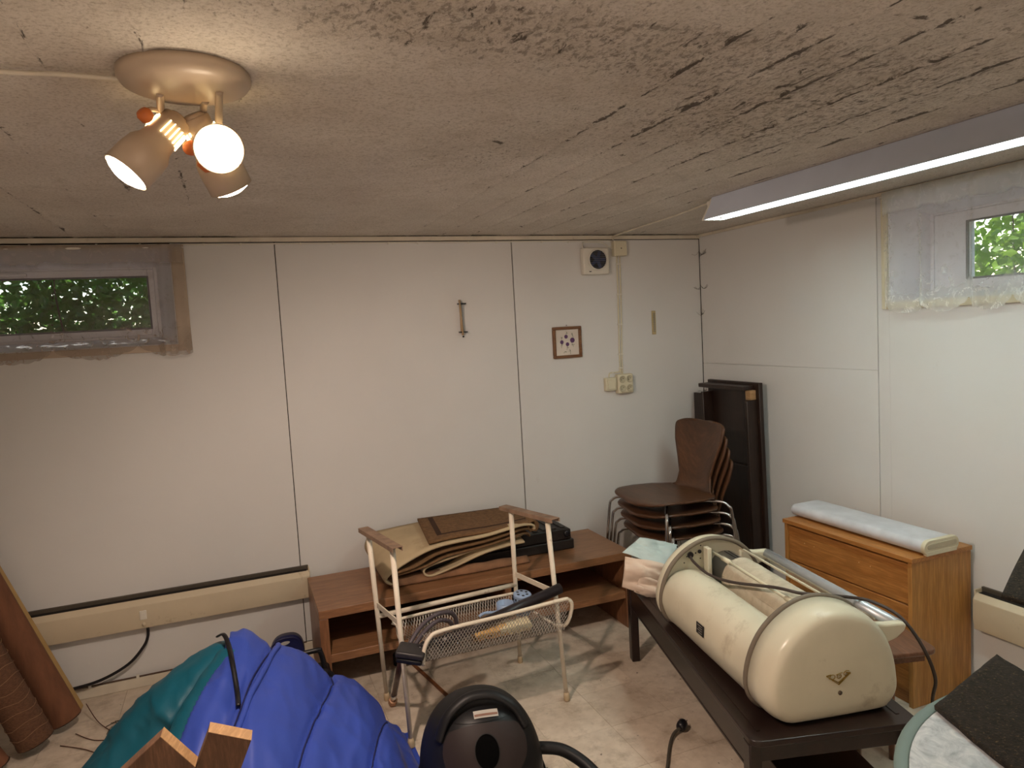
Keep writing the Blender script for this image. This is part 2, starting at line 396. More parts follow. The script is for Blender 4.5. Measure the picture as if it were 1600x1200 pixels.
window('window_2', 'x', RY0, RY1, RZ0, RZ1, -2.70, -1.335, 1.565, 1.912, -2.6, -1.50, 1.624, 1.856, .028)

def lace(name, col, dens):
    m, n = mk(name); v = n.co()
    uv = n.n('UVMap'); sep = n.n('SeparateXYZ'); n.l(uv.outputs[0], sep.inputs[0])
    # flower patches and net
    vo = n.n('TexVoronoi'); vo.inputs['Scale'].default_value = 11; n.l(v, vo.inputs['Vector'])
    fl = n.ramp(vo.outputs['Distance'], [(.14, 1.), (.30, 0.)])
    vn = n.n('TexVoronoi', feature='DISTANCE_TO_EDGE'); vn.inputs['Scale'].default_value = 38; n.l(v, vn.inputs['Vector'])
    leaf = n.ramp(n.noise(v, 26, 5, .7, 1.5), [(.55, 0.), (.62, 1.)])
    hem = n.ramp(sep.outputs['Y'], [(.08, 1.), (.28, 0.)]); top = n.ramp(sep.outputs['Y'], [(.80, 0.), (.84, 1.)])
    d = n.math('ADD', n.math('MULTIPLY', fl, .10), n.math('MULTIPLY', leaf, .07))
    d = n.math('ADD', d, n.math('MULTIPLY', hem, n.math('ADD', .22, n.math('MULTIPLY', leaf, .35))))
    d = n.math('ADD', d, n.math('MULTIPLY', top, .30)); d = n.math('ADD', d, dens)
    lp = n.n('LayerWeight') ; lp.inputs['Blend'].default_value = .35
    d = n.math('ADD', d, n.math('MULTIPLY', lp.outputs['Facing'], .25)); d = n.math('MINIMUM', d, .93)
    tr = n.n('BsdfTransparent'); df = n.n('BsdfDiffuse'); df.inputs[0].default_value = lin(col); tl = n.n('BsdfTranslucent'); tl.inputs[0].default_value = lin(col)
    a = n.n('MixShader'); a.inputs[0].default_value = .45; n.l(df.outputs[0], a.inputs[1]); n.l(tl.outputs[0], a.inputs[2])
    b = n.n('MixShader'); n.l(d, b.inputs[0]); n.l(tr.outputs[0], b.inputs[1]); n.l(a.outputs[0], b.inputs[2]); n.l(b.outputs[0], n.out.inputs[0]); return m
LACEL = lace('old_lace', 'b3a496', .17); LACER = lace('white_lace', 'f6f8f4', .12)
def curtain(a0, a1, ax, off, ztop, zbot, per, ph, m, parent, amp=.018, gath=None):
    nu, nv = 320, 26; b = MB()
    def f(u, v):
        a = a0+(a1-a0)*u
        s = abs(math.sin(PI*(a-ph)/per)); drop = .055*(s**.6)+.006*abs(math.sin(PI*(a-ph)/per*7))
        zb = zbot-drop
        z = ztop+(zb-ztop)*v
        w = amp*(math.sin(a*26+.6*math.sin(a*9))+.6*nz(a*12, v*1.2, 3))*(.35+.65*v)
        if gath:
            for gc in gath: w += .03*math.exp(-((a-gc)/.022)**2)*(.4+v)
        o = off+w
        aa = a+.010*math.sin(a*31)*v
        return (aa, -abs(o)-.012, z) if ax == 'y' else (-abs(o)-.012, aa, z)
    b.grid(f, nu, nv); o = b.build('lace_cloth', m, parent, smooth=True)
    uvl = o.data.uv_layers.new(name='UVMap')
    for li, l in enumerate(o.data.loops):
        i, j = divmod(l.vertex_index, nv); uvl.data[li].uv = (i/(nu-1), 1-j/(nv-1))
    return o
t = thing('lace_curtain', 'yellowed sheer lace curtain across the small window on the long back wall', 'curtain', (-3.5, -.03, 1.97))
MB().tube([(-4.3, -.035, 1.962), (-2.79, -.035, 1.962)], .006).build('curtain_rod', WHITEPL, t)
curtain(-4.28, -2.795, 'y', .035, 1.975, 1.545, .305, -3.01, LACEL, t, gath=(-2.88, -2.825))
t = thing('lace_curtain', 'white sheer lace curtain across the window beside the fluorescent lamp', 'curtain', (-.03, -2, 2.0))
MB().tube([(-.035, -1.29, 1.985), (-.035, -2.85, 1.985)], .006).build('curtain_rod', WHITEPL, t)
curtain(-2.85, -1.305, 'x', .04, 2.0, 1.555, .17, -1.34, LACER, t, amp=.022, gath=(-1.50, -1.53, -1.72))

# ------------------------------------------------------------------ outdoors
struct(MB().box(-7, 3.5, .33, 5, 1.2, 1.45).box(.33, 4, -6, .33, 1.2, 1.45).build('ground_outside', mat('soil', '4f4a35', .9, bump=.3)))
LEAF = []
for i, (c, tcol) in enumerate((('47702f', '669440'), ('6f9636', '8cb342'))):
    m, n = mk('leaf_%s' % ('dark', 'bright')[i]); df = n.b; n.l(n.mix(n.ramp(n.noise(n.co(), 9), [(.3, 0.), (.7, 1.)]), c, tcol), df.inputs['Base Color']); df.inputs['Roughness'].default_value = .5
    tl = n.n('BsdfTranslucent'); tl.inputs[0].default_value = lin(tcol); mx = n.n('MixShader'); mx.inputs[0].default_value = .45
    n.l(df.outputs[0], mx.inputs[1]); n.l(tl.outputs[0], mx.inputs[2]); n.l(mx.outputs[0], n.out.inputs[0]); LEAF.append(m)
def foliage(name, label, cat, base, bounds, n_, size, m, group=None, thr=-.22):
    t = thing(name, label, cat, base)
    b = MB(); x0, x1, y0, y1, z0, z1 = bounds
    for k in range(n_):
        c = Vector((random.uniform(x0, x1), random.uniform(y0, y1), random.uniform(z0, z1)))
        if noise.noise(c*2.2) < thr: continue
        d = Vector((random.gauss(0, 1), random.gauss(0, 1), random.gauss(0, .6))).normalized(); s = size*random.uniform(.6, 1.3)
        r = d.cross(Vector((random.gauss(0, 1), random.gauss(0, 1), random.gauss(0, 1)))).normalized()*s*.36; u = r.cross(d).normalized()*s*.08
        b.add([c-d*s*.5, c+r-d*s*.1+u, c+d*s*.5, c-r-d*s*.1+u, c+u*0], [(0, 1, 4), (1, 2, 4), (2, 3, 4), (3, 0, 4)])
    o = b.build('foliage', m, t, kind='stuff')
    s = MB()
    for k in range(14):
        x, y = random.uniform(x0, x1), random.uniform(y0, y1)
        s.tube([(x, y, 1.44), (x+random.uniform(-.1, .1), y, (1.44+z1)/2), (x+random.uniform(-.25, .25), y+random.uniform(-.1, .1), z1)], lambda q: .005*(1-.6*q), 6, 4)
    s.build('stems', mat('bark', '5a4736', .8), t, kind='stuff'); return t
foliage('leafy_bush', 'leafy green bush crowding the glass of the back wall window', 'bush', (-3.5, 1.0, 1.45), (-4.9, -2.2, .55, 1.25, 1.42, 2.5), 22000, .055, LEAF[0], thr=-.34)
foliage('leafy_tree', 'sunlit bright green tree seen through the right wall window', 'tree', (1.6, -1.6, 1.45), (1.1, 2.6, -3.4, .1, 1.45, 3.6), 34000, .062, LEAF[1], thr=-.32)

# ------------------------------------------------------------------ fluorescent lamp
LW = mat('lamp_daylit_white', 'cdd6e6', .4, var=.03)  # bluish window light on the housing is put into this white
t = thing('fluorescent_lamp', 'long white ceiling batten lamp with a lit fluorescent tube', 'lamp', (-.735, -1.9, H))
y0, y1 = -2.75, -1.09
prof = [(-.742, H), (-.752, 1.985), (-.788, 1.922), (-.785, 1.921), (-.752, 1.975), (-.722, 1.975), (-.690, 1.921), (-.687, 1.922), (-.70, 1.985), (-.703, H)]
MB().prism([(x, y0, z) for x, z in prof], (0, y1-y0, 0)).build('housing', LW, t, bevel=.001)
MB().prism([(-.752, y1, 1.985), (-.79, y1, 1.920), (-.685, y1, 1.920), (-.70, y1, 1.985), (-.703, y1, H-.004), (-.742, y1, H-.004)], (0, .012, 0)).build('end_cap', WHITEPL, t, bevel=.003)
MB().lathe([(.010, 0), (.013, .002), (.013, .012), (.009, .015)], (-.738, y1+.012, 1.992), (0, 1, 0), 14).build('cable_gland', WHITEPL, t, smooth=True)
TUBE = emit('lit_tube', 'edfff6', FL_POWER)
MB().tube([(-.737, y0+.06, 1.937), (-.737, y1-.07, 1.937)], .0135, 16).build('fluorescent_tube', TUBE, t, smooth=True)
for yy in (y1-.07, y0+.03):
    MB().lathe([(.012, 0), (.017, .004), (.017, .03), (.012, .034)], (-.737, yy, 1.937), (0, 1, 0), 16).build('lamp_holder', WHITEPL, t, smooth=True)
# tube light on the reflector lips, put in as a glow of their own
MB().box(-.783, -.752, y0+.02, y1-.01, 1.9225, 1.9235).box(-.722, -.692, y0+.02, y1-.01, 1.9225, 1.9235).build('reflector_lip_glow', emit('glowing_lip', 'f2fbf4', FL_POWER*.1), t)
tag(MB().tube([(-.735, -1.07, 1.996), (-.70, -.98, 2.003), (-.655, -.68, 2.003), (-.63, -.35, 2.002), (-.598, -.05, 2.002), (-.59, -.016, 1.985)], .004, 8, 6).tube([(-.725, -1.07, 2.003), (-.68, -.9, 2.003), (-.648, -.6, 2.003), (-.612, -.2, 2.003), (-.585, -.03, 2.0)], .003, 8, 6).build('lamp_cable', TRIMW, smooth=True), 'pale cable running over the ceiling from the tube lamp to the junction box', 'cable')

# ------------------------------------------------------------------ spot lamp
SPM = mat('spot_enamel', 'b9a690', .35, var=.03)
BULB = emit('warm_bulb', 'ffe8c8', 14)
ORG = mat('spot_orange_glow', 'c9713c', .5)  # orange glow of the lit yokes, painted into the knob colour
C0 = Vector((-2.665, -2.095, H))
t = thing('ceiling_spotlight', 'beige ceiling spotlight cluster with three lit reflector heads on a round plate', 'lamp', tuple(C0))
MB().lathe([(.112, 0), (.112, -.012), (.105, -.022), (.09, -.028), (.05, -.032), (.02, -.034)], C0, (0, 0, 1), 40).build('ceiling_plate', SPM, t, smooth=True)
def spot_head(tip, d, parent, on_cam=False, arm_to=(0, 0), pw=1.0, ang=118):
    d = Vector(d).normalized(); tip = Vector(tip)
    b = tip-d*.145
    h = MB().lathe([(.018, 0), (.028, .004), (.030, .05), (.033, .07), (.041, .085), (.0435, .105), (.0435, .148), (.041, .148), (.040, .09), (.030, .075)], b, d, 32, caps=False).build('spot_head', SPM, parent, smooth=True)
    MB().lathe([(.0001, -.004), (.018, -.004), (.022, .002), (.018, .004)], b, d, 24).build('rear_cap', SPM, h, smooth=True)
    MB().lathe([(.0001, .160), (.02, .158), (.034, .152), (.0385, .144), (.03, .10)], b, d, 32, caps=False).build('bulb', BULB, h, smooth=True)
    x = d.orthogonal().normalized(); y = d.cross(x)
    # lit vents round the neck
    v = MB()
    for k in range(20):
        q = 2*PI*k/20
        if k % 10 in (8, 9): continue
        e = x*math.cos(q)+y*math.sin(q)
        v.bar(b+d*.022+e*.0302, b+d*.052+e*.0312, .0018, .0028, up=e)
    v.build('vent_slots', VENT, h)
    # yoke
    top = Vector((C0.x+arm_to[0], C0.y+arm_to[1], H-.030)); piv = b+d*.045
    kn = piv+Vector((0, 0, .045))
    MB().tube([top, (top+kn)/2+Vector((0, 0, .006)), kn], .007, 10, 5).tube([kn, piv+x*.034+Vector((0, 0, .02)), piv+x*.036], .0045, 8, 4).build('arm', SPM, h, smooth=True)
    MB().lathe([(.007, 0), (.013, .004), (.014, .016), (.010, .022)], piv+x*.034, x, 16).build('pivot_knob', ORG, h, smooth=True)
    l = bpy.data.lights.new('spot_light', 'SPOT'); l.energy = SP_POWER*pw; l.color = (1.0, .78, .64); l.spot_size = math.radians(ang); l.spot_blend = .6 if pw < 2 else 1.0; l.shadow_soft_size = .035
    lo = bpy.data.objects.new('spot_light', l); COL.objects.link(lo); lo.parent = parent
    lo.location = (tip+d*.022)-Vector(parent.location); lo.rotation_euler = (-d).to_track_quat('Z', 'Y').to_euler()
    return h, lo
VENT = emit('lit_vent', 'ffe2a8', 3.0)
camp = Vector((-2.628, -3.524, 1.527))
tA = Vector((-2.619, -2.13, 1.875)); spot_head(tA, (camp-tA)+Vector((-.06, 0, -.04)), t, arm_to=(.055, -.01), pw=14.0, ang=80)
tB = Vector((-2.780, -2.03, 1.852)); spot_head(tB, (-.62, -.16, -.70), t, arm_to=(-.045, .02), pw=.6)
tC = Vector((-2.602, -1.95, 1.845)); spot_head(tC, (.36, .34, -.76), t, arm_to=(.03, .05), pw=1.9, ang=150)
tag(MB().tube([(XL, -2.05, 2.003), (-3.3, -2.06, 2.004), (-2.95, -2.075, 2.003), (-2.865, -2.085, 2.002), (-2.79, -2.083, 2.002), (-2.765, -2.09, 1.998)], .0045, 8, 6).build('ceiling_cable', TRIMW, smooth=True), 'painted cable along the ceiling into the round spotlight plate', 'cable')

# ------------------------------------------------------------------ wall fittings
t = thing('surface_cable', 'thin white cable clipped along the top of the back wall', 'cable', (-2, -.006, 1.98))
MB().tube([(XL, -.004, 1.978), (-2.4, -.004, 1.979), (-1.2, -.004, 1.980), (-.64, -.004, 1.981), (-.60, -.004, 1.976), (-.575, -.005, 1.968)], .0035, 6, 4).build('cable_run', WHITEPL, t, smooth=True)
for k in range(17):
    x = -4.2+k*.21+.03*math.sin(k*3)
    box('clip', x-.004, x+.004, -.0085, 0, 1.972, 1.984, WHITEPL, t, bevel=.001)
# fan vent
t = thing('extractor_fan', 'square white wall extractor fan with a round dark grille', 'vent', (-.715, 0, 1.79))
bd = box('housing', -.797, -.636, -.045, 0, 1.792, 1.940, WHITEPL, t, bevel=.008)
fc = Vector((-.711, -.0455, 1.873))
MB().lathe([(.0001, 0), (.05, 0), (.052, -.004), (.056, -.004), (.056, .001)], fc, (0, 1, 0), 36, caps=False).build('fan_opening', mat('fan_dark', '14151c', .5), t, smooth=True)
MB().lathe([(.0001, -.004), (.017, -.003), (.020, .0)], fc, (0, 1, 0), 20).build('fan_hub', mat('fan_blue', '2b3658', .5), t, smooth=True)
for k in range(5):
    q = 2*PI*k/5; e = Vector((math.cos(q), 0, math.sin(q)))
    MB().bar(fc+e*.016+Vector((0, -.002, 0)), fc+e*.046+Vector((0, -.002, 0)), .018, .0012, up=(0, 1, .2)).build('fan_blade', mat('fan_blue', '2b3658'), t)
for k in range(10):
    z = fc.z-.045+k*.01; w = math.sqrt(max(.054**2-(z-fc.z)**2, 0))
    MB().bar((fc.x-w, -.051, z), (fc.x+w, -.051, z), .002, .0022).build('grille_slat', mat('grey_grille', '6c6c70', .5), t)
MB().lathe([(.052, -.007), (.057, -.007), (.058, .0), (.052, .0), (.052, -.007)], fc, (0, 1, 0), 36, caps=False).build('grille_ring', WHITEPL, t, smooth=True)
box('maker_badge', -.765, -.752, -.0462, -.045, 1.806, 1.811, BLACKPL, t, bevel=0)
MB().tube([(-.785, -.02, 1.94), (-.785, -.015, 1.962), (-.77, -.008, 1.972), (-.72, -.006, 1.973), (-.66, -.006, 1.970), (-.63, -.008, 1.955), (-.595, -.01, 1.935)], .0035, 8, 5).build('supply_cable', WHITEPL, t, smooth=True)
# junction box
t = thing('junction_box', 'square yellowed junction box under the ceiling in the corner of the back wall', 'electrical box', (-.555, 0, 1.9))
box('box_body', -.596, -.516, -.036, 0, 1.892, 1.977, IVORY, t, bevel=.004)
box('lid', -.594, -.518, -.041, -.035, 1.894, 1.975, IVORY, t, bevel=.003)
MB().lathe([(.0035, 0), (.0035, -.0015)], (-.555, -.0405, 1.934), (0, 1, 0), 10).build('screw', BLACKPL, t)
# conduits
t = thing('wall_conduit', 'pair of cream cables clipped down the wall from junction box to sockets', 'cable', (-.55, 0, 1.5))
for dx in (-.009, .009):
    MB().tube([(-.556+dx, -.005, 1.892), (-.560+dx, -.005, 1.6), (-.568+dx*.8, -.005, 1.3), (-.566+dx*.5, -.008, 1.225)], .0042, 8, 6).build('cable_run', IVORY, t, smooth=True)
MB().tube([(-.572, -.006, 1.27), (-.58, -.006, 1.243), (-.61, -.006, 1.238), (-.645, -.006, 1.236), (-.652, -.01, 1.214)], .0035, 8, 5).build('branch_cable', IVORY, t, smooth=True)
for z, x in ((1.85, -.556), (1.68, -.559), (1.51, -.562), (1.34, -.567), (1.262, -.57)):
    box('clip', x-.016, x+.016, -.011, 0, z-.004, z+.004, WHITEPL, t, bevel=.001)
box('clip', -.63, -.62, -.010, 0, 1.233, 1.244, WHITEPL, t, bevel=.001)
t = thing('light_switch', 'small square cream wall switch left of the four way socket', 'switch', (-.645, 0, 1.17))
box('switch_plate', -.684, -.614, -.030, 0, 1.137, 1.213, IVORY, t, bevel=.005)
box('rocker', -.674, -.624, -.036, -.029, 1.147, 1.203, IVORY, t, bevel=.003)
t = thing('socket_outlet', 'cream four way wall socket at the foot of the paired cables', 'socket', (-.56, 0, 1.17))
box('socket_body', -.612, -.512, -.042, 0, 1.118, 1.228, IVORY, t, bevel=.008)
for ix in (-1, 1):
    for iz in (-1, 1):
        c = (-.562+ix*.0235, -.0425, 1.173+iz*.026)
        s_ = MB().lathe([(.0001, -.0004), (.0165, -.0004), (.018, -.003), (.0205, -.003), (.0205, .002)], c, (0, 1, 0), 24, caps=False).build('socket', mat('socket_recess', 'b3ac92', .5), t, smooth=True)
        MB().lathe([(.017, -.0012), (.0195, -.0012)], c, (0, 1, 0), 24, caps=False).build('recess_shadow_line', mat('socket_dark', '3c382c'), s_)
        for dx in (-.006, .006):
            MB().lathe([(.0022, 0), (.0022, -.0022)], (c[0]+dx, c[1], c[2]+dx*.6), (0, 1, 0), 8).build('pin_hole', BLACKPL, s_)
# thermometers
t = thing('wall_thermometer', 'clear tube thermometer held by two black brackets on the back wall', 'thermometer', (-1.51, 0, 1.59))
MB().tube([(-1.518, -.03, 1.683), (-1.510, -.03, 1.50)], .006, 12).build('glass_tube', mat('aged_tube', 'a89071', .2), t, smooth=True)
MB().box(-1.519, -1.511, -.0245, -.0235, 1.515, 1.668).build('scale_strip', mat('scale_paper', 'a98d66', .7), t)
for k in range(16): MB().box(-1.519, -1.514, -.0239, -.0233, 1.52+k*.009, 1.521+k*.009).build('scale_mark', BLACKPL, t)
for z in (1.663, 1.517): 
    MB().box(-1.523, -1.483, -.034, 0, z-.004, z+.003).build('bracket', BLACKPL, t, bevel=.001)
MB().box(-1.506, -1.502, -.03, -.026, 1.517, 1.663).build('bracket_rod', mat('steel', '8a8a88', .3, .8), t)
MB().lathe([(.0001, -.005), (.005, -.003), (.005, .003), (.0001, .005)], (-1.508, -.03, 1.493), (0, 0, 1), 10).build('bulb_end', BLACKPL, t, smooth=True)
t = thing('wall_thermometer', 'narrow ivory strip thermometer on the back wall right of the cables', 'thermometer', (-.337, 0, 1.5))
box('back_plate', -.350, -.324, -.006, 0, 1.440, 1.577, mat('ivory_strip', 'b8a77c', .6), t, bevel=.002)
MB().tube([(-.337, -.008, 1.455), (-.337, -.008, 1.565)], .0022, 8).build('tube', mat('steel', '8a8a88'), t)
for k in range(11): MB().box(-.347, -.340, -.0068, -.006, 1.458+k*.010, 1.4597+k*.010).box(-.334, -.327, -.0068, -.006, 1.458+k*.010, 1.4597+k*.010).build('scale_mark', mat('scale_ink', '6b5a3a'), t)
# picture
t = thing('framed_picture', 'small framed embroidery of purple flowers in a brown wooden frame', 'picture', (-.904, 0, 1.43))
PB = wood('picture_frame_wood', '6b4526', '8a5f38', .45)
X0, X1, Z0, Z1 = -.990, -.817, 1.341, 1.514
for a, b_ in (((X0, Z0), (X1, Z0+.016)), ((X0, Z1-.016), (X1, Z1)), ((X0, Z0+.016), (X0+.016, Z1-.016)), ((X1-.016, Z0+.016), (X1, Z1-.016))):
    box('frame_rail', a[0], b_[0], -.018, 0, a[1], b_[1], PB, t, bevel=.003)
box('linen_sheet', X0+.015, X1-.015, -.008, -.002, Z0+.015, Z1-.015, mat('linen', 'cfc6bb', .8), t, bevel=0)
PUR = mat('purple_thread', '5c3f66', .8); GRN = mat('green_thread', '55603f', .8)
for (fx, fz, r) in ((-.909, 1.459, .011), (-.936, 1.430, .011), (-.902, 1.417, .011), (-.871, 1.438, .0145)):
    MB().lathe([(.0001, 0), (r, 0), (r*.9, -.0012), (.0001, -.002)], (fx, -.0082, fz), (0, 1, 0), 12).build('flower', PUR, t)
b = MB()
for (sx, sz, n_, s_) in ((-.936, 1.412, 7, 1), (-.902, 1.40, 8, 1), (-.871, 1.415, 7, 1), (-.935, 1.45, 6, 1), (-.870, 1.465, 6, 1), (-.903, 1.482, 5, 1), (-.92, 1.378, 6, 1), (-.885, 1.378, 6, 1)):
    for k in range(n_):
        q = random.uniform(0, 2*PI); d = random.uniform(.006, .018)
        b.bar((sx, -.0086, sz), (sx+math.cos(q)*d*.7, -.0086, sz+math.sin(q)*d), .0012, .0008, up=(0, 1, 0))
b.build('stems_and_leaves', GRN, t, kind='stuff')
MB().lathe([(.003, 0), (.004, -.004)], (-.903, -.004, 1.521), (0, 1, 0), 10).build('hanging_nail', mat('steel', '8a8a88'), t)
# cobwebs
for k, (z, L, lab) in enumerate(((1.90, .07, 'dusty cobweb strands in the corner highest under the ceiling'), (1.70, .08, 'dusty cobweb strands in the corner level with the thermometers'), (1.55, .04, 'short faint cobweb strand in the corner just above head height'), (1.09, .06, 'dark cobweb tuft in the corner above the stacked chairs'))):
    b = MB()
    for j in range(7):
        a = random.uniform(-.6, .6); s = random.choice((-1, 1)); l = L*random.uniform(.4, 1)
        e = (-l, -.003, z+a*.02) if s < 0 else (-.003, -l, z+a*.02+.01)
        b.tube([(-.003, -.003, z+random.uniform(-.02, .02)), ((e[0]-.003)/2, (e[1]-.003)/2, z-.008), e], .0006, 5, 4)
    tag(b.build('cobweb', mat('cobweb_dust', '4a453e', .9)), lab, 'cobweb')

# ------------------------------------------------------------------ strip heaters
HEAT = mat('cream_heater', 'c9bca2', .45, var=.05, dirt=('7c6544', 12, .6, .6))
def heater(label, P, a0, a1, z0, z1, sw=None, base=(0, 0, 0)):
    t = thing('strip_heater', label, 'heater', base)
    d = .062
    def bx(nm, a, b_, o0, o1, y0_, y1_, m, bev=.004, par=None):
        p, q = P(a, o0), P(b_, o1)
        return MB().box(min(p[0], q[0]), max(p[0], q[0]), min(p[1], q[1]), max(p[1], q[1]), y0_, y1_).build(nm, m, par or t, bevel=bev)
    pts = [(d, z0+.045), (d-.012, z0+.006), (d-.03, z0), (.01, z0), (.01, z1-.02), (.018, z1-.02), (d-.02, z1-.012), (d-.012, z1-.022), (d, z1-.035)]
    p0 = [tuple(P(a0, o))+(z,) for o, z in pts]; e = Vector(tuple(P(a1, 0))+(0,))-Vector(tuple(P(a0, 0))+(0,))
    MB().prism(p0, e).build('front_cover', HEAT, t, bevel=.002)
    bx('top_gap_shade', a0+.01, a1-.01, .012, d-.02, z1-.02, z1-.012, DARKGAP, 0)  # dark strip standing in for the shade in the open top gap
    bx('back_plate', a0, a1, 0, .012, z0+.01, z1+.004, mat('heater_back', '4b443a', .5), .001)
    bx('end_plate', a1-.002, a1+.004, 0, d-.012, z0+.004, z1, HEAT, .003)
    return t, bx
t, bx = heater('long cream strip heater low on the back wall left of the bench', lambda a, o: (a, -o), -3.9, -2.366, .275, .425, base=(-3.1, 0, .27))
s_ = bx('switch', -3.100, -3.072, .060, .066, .325, .366, WHITEPL, .002)
bx('rocker', -3.095, -3.077, .066, .069, .335, .358, WHITEPL, .001, s_)
MB().lathe([(.007, 0), (.008, .003), (.004, .004)], (-3.086, -.062, .305), (0, -1, 0), 14).build('knob', HEAT, t, smooth=True)
MB().tube([(-3.075, -.045, .278), (-3.078, -.045, .24), (-3.10, -.045, .195), (-3.165, -.045, .13), (-3.27, -.045, .085), (-3.38, -.045, .07), (-3.55, -.05, .068), (-3.75, -.05, .04)], .0065, 10, 6).build('power_cord', BLACKPL, t, smooth=True)
heater('cream strip heater low on the right wall behind the drawer chest', lambda a, o: (-o, a), -3.0, -1.705, .262, .425, base=(0, -2.2, .28))
t = thing('skirting_cable', 'cable pinned with white clips along the top of the back baseboard', 'cable', (-3.2, -.01, .05))
MB().tube([(XL, -.012, .051), (-3.4, -.013, .052), (-2.9, -.012, .050), (-2.4, -.012, .050)], .0035, 6, 4).build('cable_run', mat('brown_cable', '4d3626', .6), t)
for x in (-3.52, -3.327, -3.138, -2.95, -2.76, -2.55): box('clip', x-.006, x+.006, -.018, -.006, .044, .060, WHITEPL, t, bevel=.001)

# ------------------------------------------------------------------ bench
t = thing('low_bench', 'long low teak veneer bench with open shelf under the back wall', 'bench', (-1.62, -.29, 0))
bx0, bx1, by0, by1, bz = -2.378, -.864, -.072, -.534, .387
TH = .038
box('bench_top', bx0, bx1, by1, by0, bz-TH, bz, TEAK, t)
box('side_panel', bx0, bx0+TH, by1+.002, by0, 0, bz-TH-.001, TEAKV, t); box('side_panel', bx1-TH, bx1, by1+.002, by0, 0, bz-TH-.001, TEAKV, t)
box('shelf', bx0+TH, bx1-TH, by1+.01, by0, .150, .186, TEAK, t)
box('divider', -1.53, -1.50, by1+.03, by0, .186, bz-TH, TEAKV, t)
box('back_panel', bx0+TH, bx1-TH, by0-.012, by0-.002, .12, bz-TH, mat('dark_back_panel', '2a1d15', .7), t)

# ------------------------------------------------------------------ black case and carpets on the bench
t = thing('flat_tool_case', 'flat black plastic case on the bench, half under the carpets', 'case', (-1.5, -.25, bz))
CASE = mat('case_plastic', '1d1816', .5, var=.15, bump=.15)
box('case_base', -1.98, -1.085, -.345, -.10, bz+.001, bz+.052, CASE, t, bevel=.006)
MB().prism([(-1.98, -.345, bz+.054), (-1.10, -.345, bz+.054), (-1.10, -.345, bz+.105), (-1.13, -.345, bz+.112), (-1.98, -.345, bz+.112)], (0, .245, 0)).build('case_lid', CASE, t, bevel=.006)
for k in range(4): box('lid_rib', -1.30+k*.05, -1.275+k*.05, -.33, -.12, bz+.112, bz+.117, CASE, t, bevel=.002)
for x in (-1.125,): MB().lathe([(.016, 0), (.018, .006), (.012, .010)], (x, -.345, bz+.085), (0, -1, 0), 16).build('latch', BLACKPL, t, smooth=True)
CARB = mat('carpet_backing', 'b3a080', .95, bump=.3, bscale=300, dirt=('8a6f4e', 5, .6, .5))
CARP = mat('carpet_pile_brown', '6e5236', 1, var=.25, scale=60, bump=.8, bscale=250)
def ribbon(name, label, front, back, m, group, th=.009, extra=None, dz=0.0):
    F = crom([Vector(p) for p in front], 10); B = crom([Vector(p) for p in back], max(2, int(10*(len(front)-1)/(len(back)-1))))
    nn = min(len(F), len(B)); b = MB()
    def smp(L, u):
        k = u*(len(L)-1); i = min(int(k), len(L)-2); return L[i].lerp(L[i+1], k-i)
    def f(u, v):
        p = smp(F, u).lerp(smp(B, u), v); p.z += .006*nz(u*5, v*3, len(label))*math.sin(PI*v)
        return p
    b.grid(f, 60, 12); t_ = b.build(name, m, None, smooth=True, solid=th); tag(t_, label, 'carpet', group); return t_
gq = None
ribbon('folded_carpet', 'cream backed carpet with its fold at the left end, topmost large sheet of the pile',
       [(-2.045, -.44, .408), (-2.075, -.455, .44), (-2.016, -.46, .486), (-1.887, -.46, .538), (-1.78, -.46, .556), (-1.593, -.46, .563), (-1.42, -.46, .585), (-1.35, -.45, .575), (-1.34, -.44, .55)],
       [(-2.06, -.12, .42), (-2.10, -.12, .50), (-2.065, -.1, .556), (-1.98, -.1, .568), (-1.90, -.1, .573), (-1.75, -.1, .578), (-1.534, -.1, .572), (-1.36, -.1, .562), (-1.335, -.1, .54)], CARB, gq)
for (lab, pts, dz, m) in (
    ('brown carpet layer second from the top of the bench pile', [(-2.03, -.45, .460), (-1.933, -.45, .475), (-1.81, -.45, .518), (-1.591, -.45, .535), (-1.40, -.45, .562), (-1.36, -.445, .545)], 0, CARP),
    ('brown carpet layer third from the top of the bench pile', [(-2.018, -.44, .448), (-1.885, -.44, .464), (-1.778, -.44, .494), (-1.589, -.44, .51), (-1.395, -.44, .538), (-1.365, -.44, .52)], 0, CARP)):
    ribbon('folded_carpet', lab, pts, [(x, -.12, min(z+.0, .55)) for x, _, z in pts], m, gq)
lp = [(-1.40, -.43, .530), (-1.60, -.43, .505), (-1.754, -.43, .478), (-1.868, -.43, .458), (-1.893, -.43, .436), (-1.860, -.43, .412), (-1.741, -.43, .436), (-1.60, -.43, .472), (-1.456, -.43, .490), (-1.39, -.43, .492)]
ribbon('folded_carpet', 'pale backed carpet sheet bent into an open loop at the front of the pile', lp, [(x, -.36 if z < .5 else -.15, max(z, .508) if z >= .47 else z) for x, y, z in lp], CARB, gq, .008)
